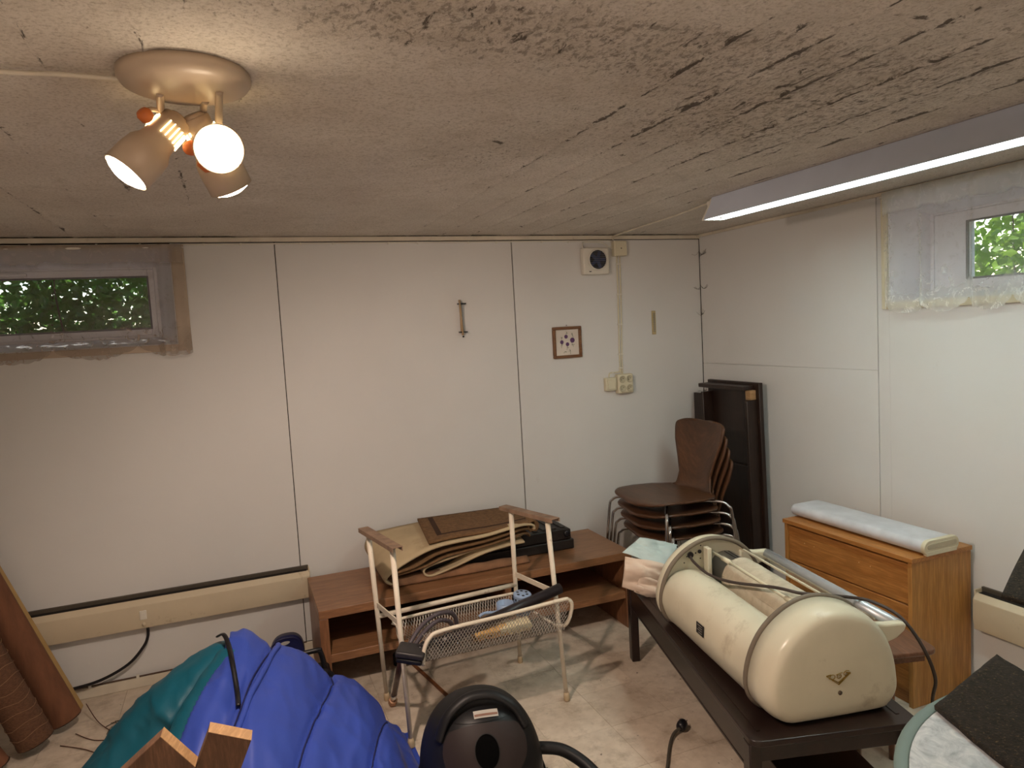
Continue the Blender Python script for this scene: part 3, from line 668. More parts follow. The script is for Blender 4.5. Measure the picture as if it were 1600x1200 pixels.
# brown rug on top with dark border stripe
t = thing('brown_rug', 'small brown rug with dark border line lying on top of the pile', 'rug', (-1.6, -.28, .57))
def rt_(u, v): 
    x = -1.865+u*.50+(.03*v); y = -.44+v*.32; 
    a = .558+.018*u+.004*math.sin(u*7); bq = .590-.010*u
    z = a+(bq-a)*v+.010
    return (x, y, z)
MB().grid(rt_, 30, 14).build('pile', CARP, t, smooth=True, solid=.010)
def stripe(u0, u1, v0, v1):
    return MB().grid(lambda a, b_: (lambda p: (p[0], p[1], p[2]+.0058))(rt_(u0+(u1-u0)*a, v0+(v1-v0)*b_)), 24, 4)
stripe(.12, 1, .16, .21).build('border_stripe', mat('stripe_brown', '3b2618', 1), t, smooth=True); stripe(.10, .15, .16, .95).build('border_stripe', mat('stripe_brown', '3b2618'), t, smooth=True)
# rolled end and lump under
def roll(u, v):
    q = u*2*PI*1.35-1.2; r = .028-.008*u; return (-1.345+math.cos(q)*r, -.44+.32*v, .568+math.sin(q)*r)
tag(MB().grid(roll, 40, 6).build('rolled_rug', CARP, None, smooth=True, solid=.007), 'tight brown rug curl at the right end of the carpet pile', 'rug')
def lump(u, v):
    x = -2.05+u*.68; th_ = v*PI; r = .034+.012*nz(u*6, v*2, 1); return (x, -.395-.035*math.cos(th_)+.01*nz(u*4, 0, 5), bz+.004+abs(math.sin(th_))*r*(1-.35*u))
tag(MB().grid(lump, 50, 12).build('crumpled_rug', mat('dusty_brown_rug', '7d5b42', 1, var=.4, scale=9, bump=.6), None, smooth=True, solid=.004), 'crumpled dusty brown rug squeezed in front of the case, lowest of the pile', 'rug')

# ------------------------------------------------------------------ white A-frame table frame with basket
t = thing('table_frame', 'white tubular table frame without a top, rusty plates on its splayed legs', 'table frame', (-1.81, -.84, 0))
legs = [((-2.14, -.655, 0), (-2.177, -.713, .745)), ((-2.128, -1.035, 0), (-2.131, -.950, .745)), ((-1.517, -.611, 0), (-1.559, -.711, .745)), ((-1.474, -1.007, 0), (-1.481, -.918, .745))]
for a, b_ in legs:
    a, b_ = Vector(a), Vector(b_); d = (b_-a).normalized()
    l = MB().tube([a+d*.02, b_], lambda q: .0085+.0025*q, 12).build('leg', WHITEMET, t, smooth=True)
    MB().lathe([(.011, 0), (.0125, .003), (.0125, .02), (.0105, .034)], a+Vector((0, 0, .0005)), d, 14).build('rubber_foot', mat('cream_rubber', 'b39e7f', .6), l, smooth=True)
RUST = mat('rusty_plate', '8d7460', .6, .3, var=.3, scale=20)
for (a, b_) in (((-2.188, -.66, .748), (-2.122, -1.005, .748)), ((-1.575, -.655, .748), (-1.468, -.975, .748))):
    a, b_ = Vector(a), Vector(b_)
    MB().bar(a, b_, .042, .003).bar(a+Vector((.019, .004, -.008)), b_+Vector((.019, .004, -.008)), .003, .016).bar(a-Vector((.019, .004, .008)), b_-Vector((.019, .004, .008)), .003, .016).build('mounting_plate', RUST, t, bevel=.001)
MB().bar((-2.160, -.688, .43), (-2.130, -.988, .455), .006, .022).build('side_brace', WHITEMET, t, bevel=.001)
MB().bar((-1.541, -.676, .438), (-1.478, -.965, .440), .006, .022).build('side_brace', WHITEMET, t, bevel=.001)
MB().tube([(-2.159, -.684, .377), (-1.539, -.664, .388)], .010, 12).build('long_rail', WHITEMET, t, smooth=True)
# wire basket, a part hung between the legs
zc = .35
fr = [(-2.085, -1.13, .348), (-2.078, -1.125, .395), (-2.055, -1.12, .435), (-2.00, -1.115, .452), (-1.75, -1.11, .457), (-1.53, -1.105, .466), (-1.49, -1.10, .46), (-1.473, -1.095, .435), (-1.482, -1.09, .385), (-1.50, -1.08, .352), (-1.53, -1.06, .35)]
MB().tube(fr, .0075, 10, 5).build('basket_front_rail', WHITEMET, t, smooth=True)
MB().tube([(-2.105, -.80, .375), (-2.08, -.79, .392), (-1.6, -.775, .395), (-1.56, -.78, .375)], .006, 10, 4).build('basket_back_rail', WHITEMET, t, smooth=True)
MB().tube([(-2.085, -1.13, .348), (-2.10, -1.0, .340), (-2.11, -.85, .342), (-2.105, -.80, .375)], .005, 8, 4).tube([(-1.53, -1.06, .35), (-1.54, -.95, .345), (-1.55, -.85, .345), (-1.56, -.78, .375)], .005, 8, 4).build('basket_side_rail', WHITEMET, t, smooth=True)
def bk(u, v):   # basket surface: v 0 front top, 1 back top
    xl = -2.075+(-.02)*v; xr = -1.49-.07*v
    x = xl+(xr-xl)*u
    if v < .32: q = v/.32; y = -1.108-.004*q; z = .452-.100*q+.008*u
    elif v < .9: q = (v-.32)/.58; y = -1.112+.30*q; z = .350-.012*math.sin(PI*q)
    else: q = (v-.9)/.1; y = -.812+.03*q; z = .350+.04*q
    return Vector((x, y, z))
b = MB(); nu, nv = 46, 34; hw = .00115
for j in range(nv):
    for i in range(nu):
        o_ = .5*(j % 2); u0 = (i+o_)/nu; u1 = (i+.5+o_)/nu; um = (i+1.0+o_)/nu
        v0, v1 = j/nv, (j+1)/nv
        if um > 1: continue
        for (ua, ub) in ((u0, u1), (um, u1)):
            p, q = bk(ua, v0), bk(ub, v1)
            d = (q-p).normalized(); n_ = Vector((0, -1, .3)) if v0 < .32 else Vector((0, -.2, 1)); s2 = d.cross(n_).normalized()*hw; n2 = n_.normalized()*.0008
            b.add([p-s2+n2, p+s2+n2, q+s2+n2, q-s2+n2, p-n2, q-n2], [(0, 1, 2, 3), (0, 4, 5, 3), (1, 4, 5, 2)])
b.build('expanded_mesh', mat('grey_mesh', '9a938a', .5, .3), t, kind='stuff')
# things in the basket
t = thing('vacuum_tube', 'straight black vacuum extension tube lying across the wire basket', 'vacuum tube', (-1.75, -1.0, .36))
A_, B_ = Vector((-1.995, -1.04, .372)), Vector((-1.475, -1.0, .470))
MB().tube([A_, B_], .021, 24).build('tube', mat('matte_black_tube', '241d20', .38), t, smooth=True)
d = (B_-A_).normalized(); MB().lathe([(.024, 0), (.0245, .05), (.021, .06)], A_-d*.01, d, 24).build('collar', BLACKPL, t, smooth=True)
t = thing('vacuum_hose', 'grey hoses arching out of the left end of the wire basket', 'hose', (-2.05, -1.0, .35))
HOSE = mat('grey_hose', '4c4348', .45)
MB().tube([(-1.895, -.93, .375), (-1.905, -.94, .42), (-1.935, -.96, .449), (-1.99, -.98, .458), (-2.05, -1.0, .437), (-2.10, -1.03, .40), (-2.125, -1.05, .365)], .0085, 12, 6).build('hose_arc', HOSE, t, smooth=True)
MB().tube([(-1.915, -.95, .375), (-1.935, -.965, .415), (-1.985, -.985, .435), (-2.04, -1.005, .415), (-2.085, -1.03, .385), (-2.11, -1.05, .362)], .0085, 12, 6).build('hose_arc', HOSE, t, smooth=True)
HD = mat('nozzle_black', '2a2728', .4)
t = thing('vacuum_nozzle', 'flat black vacuum floor nozzle hanging over the left edge of the basket', 'vacuum nozzle', (-2.12, -1.1, .34))
R_ = Matrix.Translation((-2.118, -1.10, .392)) @ Matrix.Rotation(math.radians(-25), 4, 'Z') @ Matrix.Rotation(math.radians(10), 4, 'Y')
MB().box(-.052, .052, -.04, .05, -.012, .012, R_).build('nozzle_body', HD, t, bevel=.008, seg=3)
MB().box(-.046, .046, -.035, .045, -.032, -.013, R_).build('nozzle_sole', BLACKPL, t, bevel=.006)
MB().tube([(-2.09, -1.09, .384), (-2.04, -1.05, .386), (-1.995, -1.04, .374)], .018, 16, 4).build('neck', BLACKPL, t, smooth=True)
t = thing('metal_pipe', 'short dark metal pipe with threaded end leaning beside the frame leg', 'pipe', (-2.14, -.98, 0))
pa, pb = Vector((-2.128, -.965, .318)), Vector((-2.128, -.70, .002)); pd = pb-pa
MB().tube([pa, pa+pd*.78], .011, 14).build('pipe_shaft', mat('brown_pipe', '4a3433', .3, .4), t, smooth=True)
MB().tube([pa+pd*.78, pa+pd*.90], .0125, 14).build('ferrule', CHROME, t, smooth=True)
MB().lathe([(.015, 0), (.019, .002), (.019, .030), (.014, .032)], pa+pd*.89, pd, 6).build('union_nut', mat('brass_nut', 'b48a6a', .5, .3), t, bevel=.001)
SB = mat('light_blue_plastic', '8fa5c4', .4, var=.03)
t = thing('blue_basket', 'small light blue perforated plastic cup in the wire basket', 'basket', (-1.60, -.86, .35))
c = Vector((-1.602, -.88, .352))
MB().lathe([(.036, 0), (.036, .075), (.038, .08), (.034, .084), (.0001, .084)], c, (.05, -.12, 1), 28).build('cup', SB, t, smooth=True)
for k in range(6):
    q = 2*PI*k/6+.3; MB().lathe([(.0001, 0), (.0062, 0)], c+Vector((.05, -.12, 1)).normalized()*.0845+Vector((math.cos(q)*.021, math.sin(q)*.021, math.sin(q)*.0025-math.cos(q)*.001)), (.05, -.12, 1), 10, caps=False).build('hole', BLACKPL, t)
for k in range(14):
    q = 2*PI*k/14; e = Vector((math.cos(q), math.sin(q), 0)); a = c+e*.0364
    for z in (.045, .060): MB().bar(a+Vector((.0025, -.006, z)), a+Vector((.0025, -.006, z+.009)), .006, .001, up=e).build('slot', BLACKPL, t)
t = thing('blue_pot', 'round light blue plastic pot beside the perforated cup', 'pot', (-1.665, -.88, .35))
MB().lathe([(.033, 0), (.036, .002), (.037, .05), (.034, .05), (.033, .01), (.0001, .008)], (-1.668, -.87, .353), (0, 0, 1), 26, caps=False).build('lid_shell', SB, t, smooth=True)
tag(MB().tube([(-1.78, -.86, .362), (-1.76, -.86, .372), (-1.72, -.865, .37), (-1.70, -.87, .372)], .006, 10, 4).build('blue_clip', SB, smooth=True), 'small pale blue plastic clip at the back of the wire basket', 'clip')
for i, (x, c_, lab) in enumerate(((-1.80, 'c79a55', 'crumpled orange paper wrapper in the wire basket'), (-1.70, 'd9cba5', 'pale crinkled packet in the middle of the wire basket'))):
    b = MB(); b.grid(lambda u, v: (x-.06+.13*u, -1.02-.04*math.cos(2*PI*v)+.01*nz(u*9, v*6, i), .366+.022*math.sin(2*PI*v)+.008*nz(u*8, v*8, i+2)), 14, 16)
    tag(b.build('paper_wrapper', mat('wrapper_%s' % ('orange', 'pale')[i], c_, .6), smooth=True), lab, 'wrapper')

# ------------------------------------------------------------------ strip of wood on the floor
tag(MB().bar((-1.985, .0-.30, .006), (-1.84, -1.12, .006), .012, .010).build('wood_strip', wood('strip_wood', '6d3f22', '8e5a33', .6)), 'thin brown wooden strip lying on the floor under the wire basket', 'wood strip')

# ------------------------------------------------------------------ stacked chairs
def chair_shell(u, v):
    """u 0 front .. 1 top of back; v -1..1 across.  local: front = +Y"""
    prof = [(.235, .425), (.225, .436), (.17, .444), (.06, .440), (-.06, .436), (-.135, .438), (-.180, .458), (-.203, .52), (-.218, .60), (-.232, .69), (-.243, .775), (-.246, .800)]
    k = u*(len(prof)-1); i = min(int(k), len(prof)-2); q = k-i
    P0 = prof[max(i-1, 0)]; P1 = prof[i]; P2 = prof[i+1]; P3 = prof[min(i+2, len(prof)-1)]
    cr = lambda a: .5*((2*P1[a])+(-P0[a]+P2[a])*q+(2*P0[a]-5*P1[a]+4*P2[a]-P3[a])*q*q+(-P0[a]+3*P1[a]-3*P2[a]+P3[a])*q**3)
    y, z = cr(0), cr(1)
    W_ = [.10, .165, .215, .235, .228, .195, .135, .122, .145, .178, .196, .198]
    kk = u*(len(W_)-1); i2 = min(int(kk), len(W_)-2); w = W_[i2]+(W_[i2+1]-W_[i2])*(kk-i2)
    if u > .84: w *= max(1-((u-.84)/.16)**2.6*.80, .05)**.5
    x = w*v
    if u < .5: z += .018*v*v*math.sin(PI*min(u*2, 1))*.6
    else: y += .035*v*v*math.sin(PI*(u-.4)/.7)
    if u < .12: y -= .05*v*v*(1-u/.12)
    return (x, y, z)
def make_chair(label):
    t = thing('stacking_chair', label, 'chair', (0, 0, 0), 0, 'stacked brown chairs', local=True)
    MB().grid(lambda u, v: chair_shell(u, v*2-1), 56, 22).build('moulded_shell', CHAIRW, t, smooth=True, solid=.010)
    MB().lathe([(.08, 0), (.085, -.006), (.085, -.018), (.04, -.024)], (0, .02, .428), (0, 0, 1), 24).build('hub_plate', BLACKPL, t, smooth=True)
    for sx in (-1, 1):
        for sy_ in (-1, 1):
            yf = .21 if sy_ > 0 else -.20
            MB().tube([(sx*.03, .02+sy_*.02, .414), (sx*.11, sy_*.09+.01, .412), (sx*.195, yf*.80, .414), (sx*.232, yf*.93, .395), (sx*.245, yf*1.0, .34), (sx*.255, yf*1.14, .01)], .0075, 12, 6).build('leg', CHROME, t, smooth=True)
            MB().lathe([(.009, 0), (.011, .002), (.011, .02), (.008, .024)], (sx*.255, yf*1.14, 0), (0, 0, 1), 12).build('foot_cap', BLACKPL, t, smooth=True)
    for x, y in ((.12, .1), (-.12, .1), (.12, -.08), (-.12, -.08)):
        MB().lathe([(.012, 0), (.012, .010)], (x, y, .418), (0, 0, 1), 12).build('rubber_buffer', BLACKPL, t, smooth=True)
    return t
labs = ['brown stacking chair at the top of the corner stack, whole seat showing', 'brown stacking chair second from the top of the corner stack', 'brown stacking chair third from the top, just above the lowest', 'brown stacking chair at the bottom of the corner stack']
def dup(root, label):
    r = root.copy(); COL.objects.link(r); r['label'] = label
    for ch in list(root.children):
        c_ = ch.copy(); COL.objects.link(c_); c_.parent = r
    return r
ch0 = make_chair(labs[3]); AZ = math.radians(94)
fwd = Vector((-math.sin(AZ), math.cos(AZ), 0))
base = Vector((-.555, -.455, 0))
for k in range(4):
    c_ = ch0 if k == 0 else dup(ch0, labs[3-k])
    c_.location = base+fwd*(.016*k-.02)+Vector((0, 0, .0605*k)); c_.rotation_euler = (0, 0, AZ)

# ------------------------------------------------------------------ dark table leaning in the corner
t = thing('upended_table', 'dark brown legless table stood on end against the right wall corner', 'table', (-.07, -.36, 0))
Lm = Matrix.Translation((-.045, 0, 0)) @ Matrix.Rotation(math.radians(-1.2), 4, 'Y')
y0, y1 = -.555, -.165
def ub(nm, x0, x1, ya, yb, z0, z1, m=DARKWV, lab=None): return MB().box(x0, x1, ya, yb, z0, z1, Lm).build(nm, m, t, bevel=.003, label=lab)
ub('table_top', -.012, .012, y0-.02, y1+.02, .0, 1.165)
ub('end_rail', -.085, -.012, y0+.02, y1+.01, 1.128, 1.150); ub('end_rail', -.085, -.012, y0+.02, y1, .015, .037)
ub('side_rail', -.078, -.012, y0, y0+.02, .06, 1.075); ub('side_rail', -.078, -.012, y1-.02, y1, .06, 1.10)
ub('corner_block', -.05, -.012, y0+.005, y0+.045, 1.076, 1.127, RAW, 'pale raw wood corner block')
ub('cross_rail', -.030, -.012, y0+.02, y1-.02, .70, .712)
ub('wood_chip', -.016, -.0125, y0+.05, y0+.085, .50, .512, RAW, 'pale bare wood chip')
t = thing('dark_board', 'narrow dark board standing in the corner behind the upended table', 'board', (-.1, -.09, 0))
MB().box(-.118, -.10, -.135, -.06, 0, 1.085).build('board', DARKWV, t, bevel=.002)
MB().box(-.100, -.085, -.125, -.07, 0, 1.0).build('backing_strip', DARKWV, t, bevel=.002)

# ------------------------------------------------------------------ chest of drawers
cx0, cx1, cy0, cy1, cz = -.338, -.018, -1.668, -1.015, .585
t = thing('drawer_chest', 'light oak veneer chest of drawers against the right wall', 'chest of drawers', (-.18, -1.34, 0))
box('chest_top', cx0-.006, cx1, cy0-.006, cy1+.006, cz-.018, cz, OAKH, t, bevel=.0015)
box('side_panel', cx0, cx1, cy0, cy0+.018, 0, cz-.019, OAKV, t, bevel=.0015); box('side_panel', cx0, cx1, cy1-.018, cy1, 0, cz-.019, OAKV, t, bevel=.0015)
box('back_panel', cx1-.008, cx1, cy0+.018, cy1-.018, .02, cz-.019, OAKV, t, bevel=0)
box('plinth', cx0+.02, cx0+.035, cy0+.018, cy1-.018, 0, .05, OAKH, t, bevel=.001)
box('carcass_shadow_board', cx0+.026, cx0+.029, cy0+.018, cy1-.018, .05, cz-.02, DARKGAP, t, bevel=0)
for z0, z1 in ((.055, .226), (.231, .395), (.400, .556)):
    dr = box('drawer', cx0+.006, cx0+.024, cy0+.021, cy1-.021, z0, z1, OAKH, t, bevel=.002)
    MB().box(cx0+.03, cx1-.02, cy0+.03, cy1-.03, z0+.01, z1-.03).build('drawer_box', mat('drawer_inside', '8a6a45'), dr)
    for yy in (cy0+.19, cy1-.17):
        for dy in (-.0, .055): MB().lathe([(.0022, 0), (.0022, .001)], (cx0+.0062, yy+dy, (z0+z1)/2+.02), (-1, 0, 0), 8).build('screw_hole', mat('pale_hole', 'd6b384'), dr)
# white bar on the chest
t = thing('rolled_cover_board', 'long white marbled padded board with ivory end cap on the chest', 'board', (-.2, -1.35, cz))
MARB = mat('white_marbled_vinyl', 'c4c6cb', .35, var=.12, scale=14)
def stad(y, x0, x1, z0, z1, n_=10):
    r = (z1-z0)/2; out = []
    for k in range(n_+1):
        q = -PI/2+PI*k/n_; out.append((x1-r+r*math.cos(q), y, (z0+z1)/2+r*math.sin(q)))
    for k in range(n_+1):
        q = PI/2+PI*k/n_; out.append((x0+r+r*math.cos(q), y, (z0+z1)/2+r*math.sin(q)))
    return out
sx0, sx1 = -.285, -.105
MB().prism(stad(-1.665, sx0, sx1, cz+.004, cz+.055), (0, .665, 0)).build('padded_body', MARB, t, smooth=False, bevel=.004, seg=3)
MB().prism(stad(-1.682, sx0-.003, sx1+.003, cz+.001, cz+.060), (0, .018, 0)).build('end_cap', IVORY, t, bevel=.003)
MB().prism(stad(-1.684, sx0+.012, sx1-.012, cz+.026, cz+.046), (0, .003, 0)).build('end_cap_slot', mat('slot_ivory', 'b3ab93', .5), t, bevel=.001)
MB().box(sx0+.01, sx1-.01, -1.683, -1.667, cz+.0005, cz+.018).build('end_foot', IVORY, t, bevel=.002)

# ------------------------------------------------------------------ black low table
TA = -math.radians(15.3)
t = thing('black_low_table', 'black low wooden table under the ironing machine', 'table', (-1.392, -2.028, 0), TA, local=True)
TW, TL, TZ = .50, 1.27, .358
def rr(x0, x1, y0, y1, r, z, n_=6):
    out = []
    for cx, cy, a in ((x1-r, y0+r, -90), (x1-r, y1-r, 0), (x0+r, y1-r, 90), (x0+r, y0+r, 180)):
        for k in range(n_+1):
            q = math.radians(a+90*k/n_); out.append((cx+r*math.cos(q), cy+r*math.sin(q), z))
    return out
MB().prism(rr(0, TW, 0, TL-.06, .03, TZ-.018), (0, 0, .018)).build('table_top', DARKW, t, bevel=.003)
MB().box(.035, .045, .05, TL-.08, TZ, TZ+.002).box(TW-.045, TW-.035, .05, TL-.08, TZ, TZ+.002).build('inlay_strip', DARKW, t)
for sx in (.004, TW-.026):
    MB().box(sx, sx+.022, .03, TL-.03, TZ-.095, TZ-.020).build('side_rail', DARKW, t, bevel=.002)
    MB().box(sx-.001, sx+.023, .03, TL-.03, TZ-.105, TZ-.096).build('rail_bead', DARKW, t, bevel=.002)
for yy in (.04, TL-.05): MB().box(.026, TW-.026, yy, yy+.02, TZ-.085, TZ-.019).build('end_rail', DARKW, t, bevel=.002)
for sx in (0, TW-.036):
    for yy in (.02, TL-.05): MB().box(sx, sx+.036, yy, yy+.045, 0, TZ-.02+(.03 if yy > 1 else 0)).build('leg', DARKW, t, bevel=.004)
t = thing('flat_box', 'flat black box pushed under the black low table', 'box', (-1.392, -2.028, 0), TA, local=True)
MB().box(.20, .485, .03, .90, 0, .075).build('box_base', DARKW, t, bevel=.003)
MB().box(.196, .489, .026, .904, .076, .092).build('lid', DARKW, t, bevel=.003)
TKB = wood('teak_board_wood', '6a452f', '8b604a', .4, (14, 1.2, 14), 2.0)
t = thing('teak_side_table', 'small teak side table with rounded corners between ironing machine and drawer chest', 'table', (-1.392, -2.028, 0), TA, local=True)
MB().prism(rr(.508, .785, .30, .80, .035, .382), (0, 0, .018)).build('table_top', TKB, t, bevel=.006, seg=3)
for sx in (.535, .655):
    for yy in (.365, .755): MB().tube([(sx, yy, .0), (sx, yy, .382)], lambda q: .009+.005*q, 12).build('leg', TKB, t, smooth=True)
MB().box(.53, .76, .34, .352, .345, .381).box(.53, .76, .75, .762, .345, .381).build('apron', TKB, t)

# ------------------------------------------------------------------ ironing machine
MA = -math.radians(10.3)
t = thing('ironing_machine', 'old cream enamel rotary ironing machine lying on the black table', 'ironing machine', (-1.238, -2.028, TZ+.001), MA, local=True)
ML = .80
CAPP = [(0.03, 0.0), (.27, 0.0), (.315, .012), (.342, .05), (.343, .10), (.330, .17), (.300, .235), (.245, .290), (.17, .318), (.10, .318), (.03, .290), (-.03, .240), (-.068, .175), (-.085, .10), (-.072, .045), (-.03, .008)]
def prof(sc=1.0, n_=6, y=0.0, dz=0.0):
    c_ = Vector((.13, 0, .15)); P = crom([(x, 0, z) for x, z in CAPP], n_, True)
    return [Vector((c_.x+(p.x-c_.x)*sc, y, max(c_.z+(p.z-c_.z)*sc+dz, 0.0))) for p in P]
def loft(rings, cap0=True, cap1=True):
    b = MB(); n_ = len(rings[0])
    for r in rings: b.v += [tuple(p) for p in r]
    for i in range(len(rings)-1):
        for j in range(n_): b.f.append((i*n_+j, i*n_+(j+1) % n_, (i+1)*n_+(j+1) % n_, (i+1)*n_+j))
    if cap0: b.f.append(tuple(range(n_)))
    if cap1: b.f.append(tuple((len(rings)-1)*n_+j for j in reversed(range(n_))))
    return b
near = [prof(s_, y=y) for s_, y in ((.70, .0), (.84, .0008), (.90, .004), (.945, .011), (.975, .022), (.993, .038), (1.0, .058), (1.0, .115))]
loft(near).build('end_cover', CREAMMET, t, smooth=True)
far = [prof(s_, y=y) for s_, y in ((1.0, ML-.055), (1.0, ML-.02), (.985, ML-.006), (.95, ML), (.7, ML+.001))]
far = [prof(.955, y=ML-.048), prof(.975, y=ML-.055)]+far
loft(far).build('end_cover', CREAMMET, t, smooth=True)
def ringtube(y, s_=1.004, r=.0085):
    P = prof(s_, y=y, n_=4); P = [p for p in P if p.z > .004]
    k = max(range(len(P)), key=lambda i: (P[i]-P[i-1]).length); P = P[k:]+P[:k]
    return MB().tube(P, r, 8)
ringtube(.118).build('edge_trim', GREY, t, smooth=True); ringtube(ML-.056, .985).build('edge_trim', GREY, t, smooth=True)
# front shell (left, towards the room): from base up over shoulder to trough edge
def shell(u, v):
    y = .112+(ML-.162)*v
    pts = [(-.005, 0, .004), (-.045, 0, .02), (-.070, 0, .07), (-.078, 0, .12), (-.062, 0, .175), (-.025, 0, .215), (.02, 0, .226), (.055, 0, .220), (.078, 0, .20), (.082, 0, .16), (.082, 0, .06)]
    if v > .82:
        q = (v-.82)/.18; pts = [(x+.0*q, 0, z*(1-.10*q*q)) for x, _, z in pts]
    k = u*(len(pts)-1); i = min(int(k), len(pts)-2); f_ = k-i
    g_ = lambda n_: Vector(pts[min(max(n_, 0), len(pts)-1)])
    p0, p1, p2, p3 = g_(i-1), g_(i), g_(i+1), g_(i+2)
    p = .5*((2*p1)+(-p0+p2)*f_+(2*p0-5*p1+4*p2-p3)*f_*f_+(-p0+3*p1-3*p2+p3)*f_**3)
    return (p.x, y, p.z)
MB().grid(shell, 46, 30).build('front_shell', CREAMMET, t, smooth=True, solid=.004)
MB().box(.0, .30, .10, ML-.05, .002, .05).build('base_pan', mat('pan_grey', '5d564b', .6), t)
MB().box(.285, .30, .10, ML-.05, .05, .15).build('rear_wall', CREAMMET, t, bevel=.002)
# roller
rc = (.190, .196); 
MB().tube([(rc[0], .10, rc[1]), (rc[0], ML-.05, rc[1])], .066, 36).build('heated_roller', mat('roller_steel', 'a5a29d', .28, .8), t, smooth=True)
CLO = mat('cotton_padding', 'bbb09b', .95, var=.12, scale=30, bump=.5, bscale=200)
def pad(u, v):
    q = u*2*PI; r = .0745+.0015*nz(math.cos(q)*3, v*16, math.sin(q)*3)+.0008*math.sin(v*130)
    return (rc[0]+r*math.cos(q), .165+.47*v, rc[1]+r*math.sin(q))
MB().grid(pad, 40, 60, wrapu=True).build('roller_padding', CLO, t, smooth=True)
MB().grid(lambda u, v: (.118-.012*u+.004*nz(v*6, u*3, 1), .165+.47*v, .215-.15*u), 6, 30).build('cloth_flap', CLO, t, smooth=True, solid=.004)
for a in (.9, 1.05): MB().bar((rc[0]+.0668*math.cos(a*PI/2), .115, rc[1]+.0668*math.sin(a*PI/2)), (rc[0]+.0668*math.cos(a*PI/2), ML-.06, rc[1]+.0668*math.sin(a*PI/2)), .002, .002).build('roller_seam', BLACKPL, t)
MB().tube([(.132, .125, .268), (.132, ML-.055, .268)], .0055, 10).build('guard_rod', IVORY, t, smooth=True)
for y_ in (.19, .60): MB().tube([(.132, y_, .268), (.132, y_+.055, .268)], .009, 12).build('rod_sleeve', IVORY, t, smooth=True)
# perforated rear guard + chrome bar
b = MB(); nu, nv = 60, 9
def pg(u, v): return Vector((.266+.082*v, .115+(ML-.18)*u, .258-.034*v))
for i in range(nu):
    for j in range(nv):
        o_ = .5*(j % 2)
        for (ua, ub_) in (((i+o_)/nu, (i+.5+o_)/nu), ((i+1+o_)/nu, (i+.5+o_)/nu)):
            if max(ua, ub_) > 1: continue
            p, q = pg(ua, j/nv), pg(ub_, (j+1)/nv); d = (q-p).normalized(); s2 = d.cross(Vector((.5, 0, 1))).normalized()*.0013
            b.add([p-s2, p+s2, q+s2, q-s2], [(0, 1, 2, 3)])
b.build('perforated_guard', mat('guard_metal', '9b8c72', .4, .6), t, kind='stuff')
MB().bar((.264, .115, .259), (.264, ML-.06, .259), .006, .006).bar((.349, .115, .223), (.349, ML-.06, .223), .006, .006).build('guard_edge', CREAMMET, t)
MB().grid(lambda u, v: (.368+.020*math.cos(-.3+u*3.6), .045+(ML-.10)*v, .226+.020*math.sin(-.3+u*3.6)), 16, 4).build('chrome_bar', mat('brushed_alloy', 'b4b7bb', .38, .55), t, smooth=True, solid=.003)
for yy in (.025, ML-.060):
    MB().prism([(.25, yy, .20), (.32, yy, .192), (.350, yy, .200), (.376, yy, .218), (.384, yy, .234), (.374, yy, .245), (.32, yy, .247), (.25, yy, .258)], (0, .028, 0)).build('side_arm', CREAMMET, t, bevel=.010, seg=3)
# far inner plate details
yp = ML-.058
for (x, z, r) in ((.045, .262, .011), (.083, .272, .0065)):
    MB().lathe([(.0001, 0), (r, 0), (r*1.15, .0015), (r*1.15, .004)], (x, yp+.004, z), (0, -1, 0), 16).build('cable_hole', BLACKPL, t)
for (x, z) in ((.018, .235), (.02, .19), (.088, .295), (.085, .245), (.03, .258), (.066, .268)):
    MB().lathe([(.0001, 0), (.003, 0)], (x, yp+.001, z), (0, -1, 0), 8, caps=False).build('rivet', BLACKPL, t)
MB().box(.10, .118, yp-.03, yp+.006, .12, .29).build('bearing_bracket', CREAMMET, t, bevel=.003)
# rating plate and emblem
pl = MB().box(-.0015, .0015, 0, .05, -.019, .019, Matrix.Translation((-.0835, .39, .125)) @ Matrix.Rotation(math.radians(3), 4, 'Y')).build('rating_plate', BLACKPL, t, bevel=.001)
for k in range(4): MB().box(-.0022, .0, .008, .042-.01*(k % 2), .012-k*.008, .0135-k*.008, Matrix.Translation((-.0835, .39, .125)) @ Matrix.Rotation(math.radians(3), 4, 'Y')).build('print_line', mat('plate_print', '9a958a', .5), pl)
em = MB(); z0 = .125; x0 = .135
for a, b_ in (((-.038, .012), (0, -.018)), ((0, -.018), (.038, .012)), ((-.038, .012), (-.024, .0135)), ((.038, .012), (.024, .0135)), ((-.026, .004), (0, -.012)), ((0, -.012), (.026, .004))):
    em.bar((x0+a[0], -.0015, z0+a[1]), (x0+b_[0], -.0015, z0+b_[1]), .0022, .003, up=(0, 1, 0))
em.build('brass_emblem', BRASS, t)
sc_ = MB()
for st in ([(-.030, .004), (-.024, .014), (-.014, .013), (-.012, .005), (-.020, .001), (-.027, .004)], [(-.008, .012), (.002, .014), (.012, .015)], [(-.002, .013), (-.005, .004), (.002, .001), (.008, .005), (.007, .010), (.001, .008)], [(.034, .016), (.024, .018), (.016, .011), (.022, .005), (.030, .008), (.027, .013), (.038, .006)]):
    sc_.tube([(x0+x_, -.002, z0+z_+x_*.06) for x_, z_ in st], .0011, 6, 5)
sc_.build('emblem_script', BRASS, t, smooth=True)
MB().lathe([(.006, 0), (.0065, .003), (.004, .005), (.0001, .005)], (x0+.004, .0, .082), (0, -1, 0), 14).build('cover_screw', mat('dark_screw', '5a4f42', .4, .6), t, smooth=True)
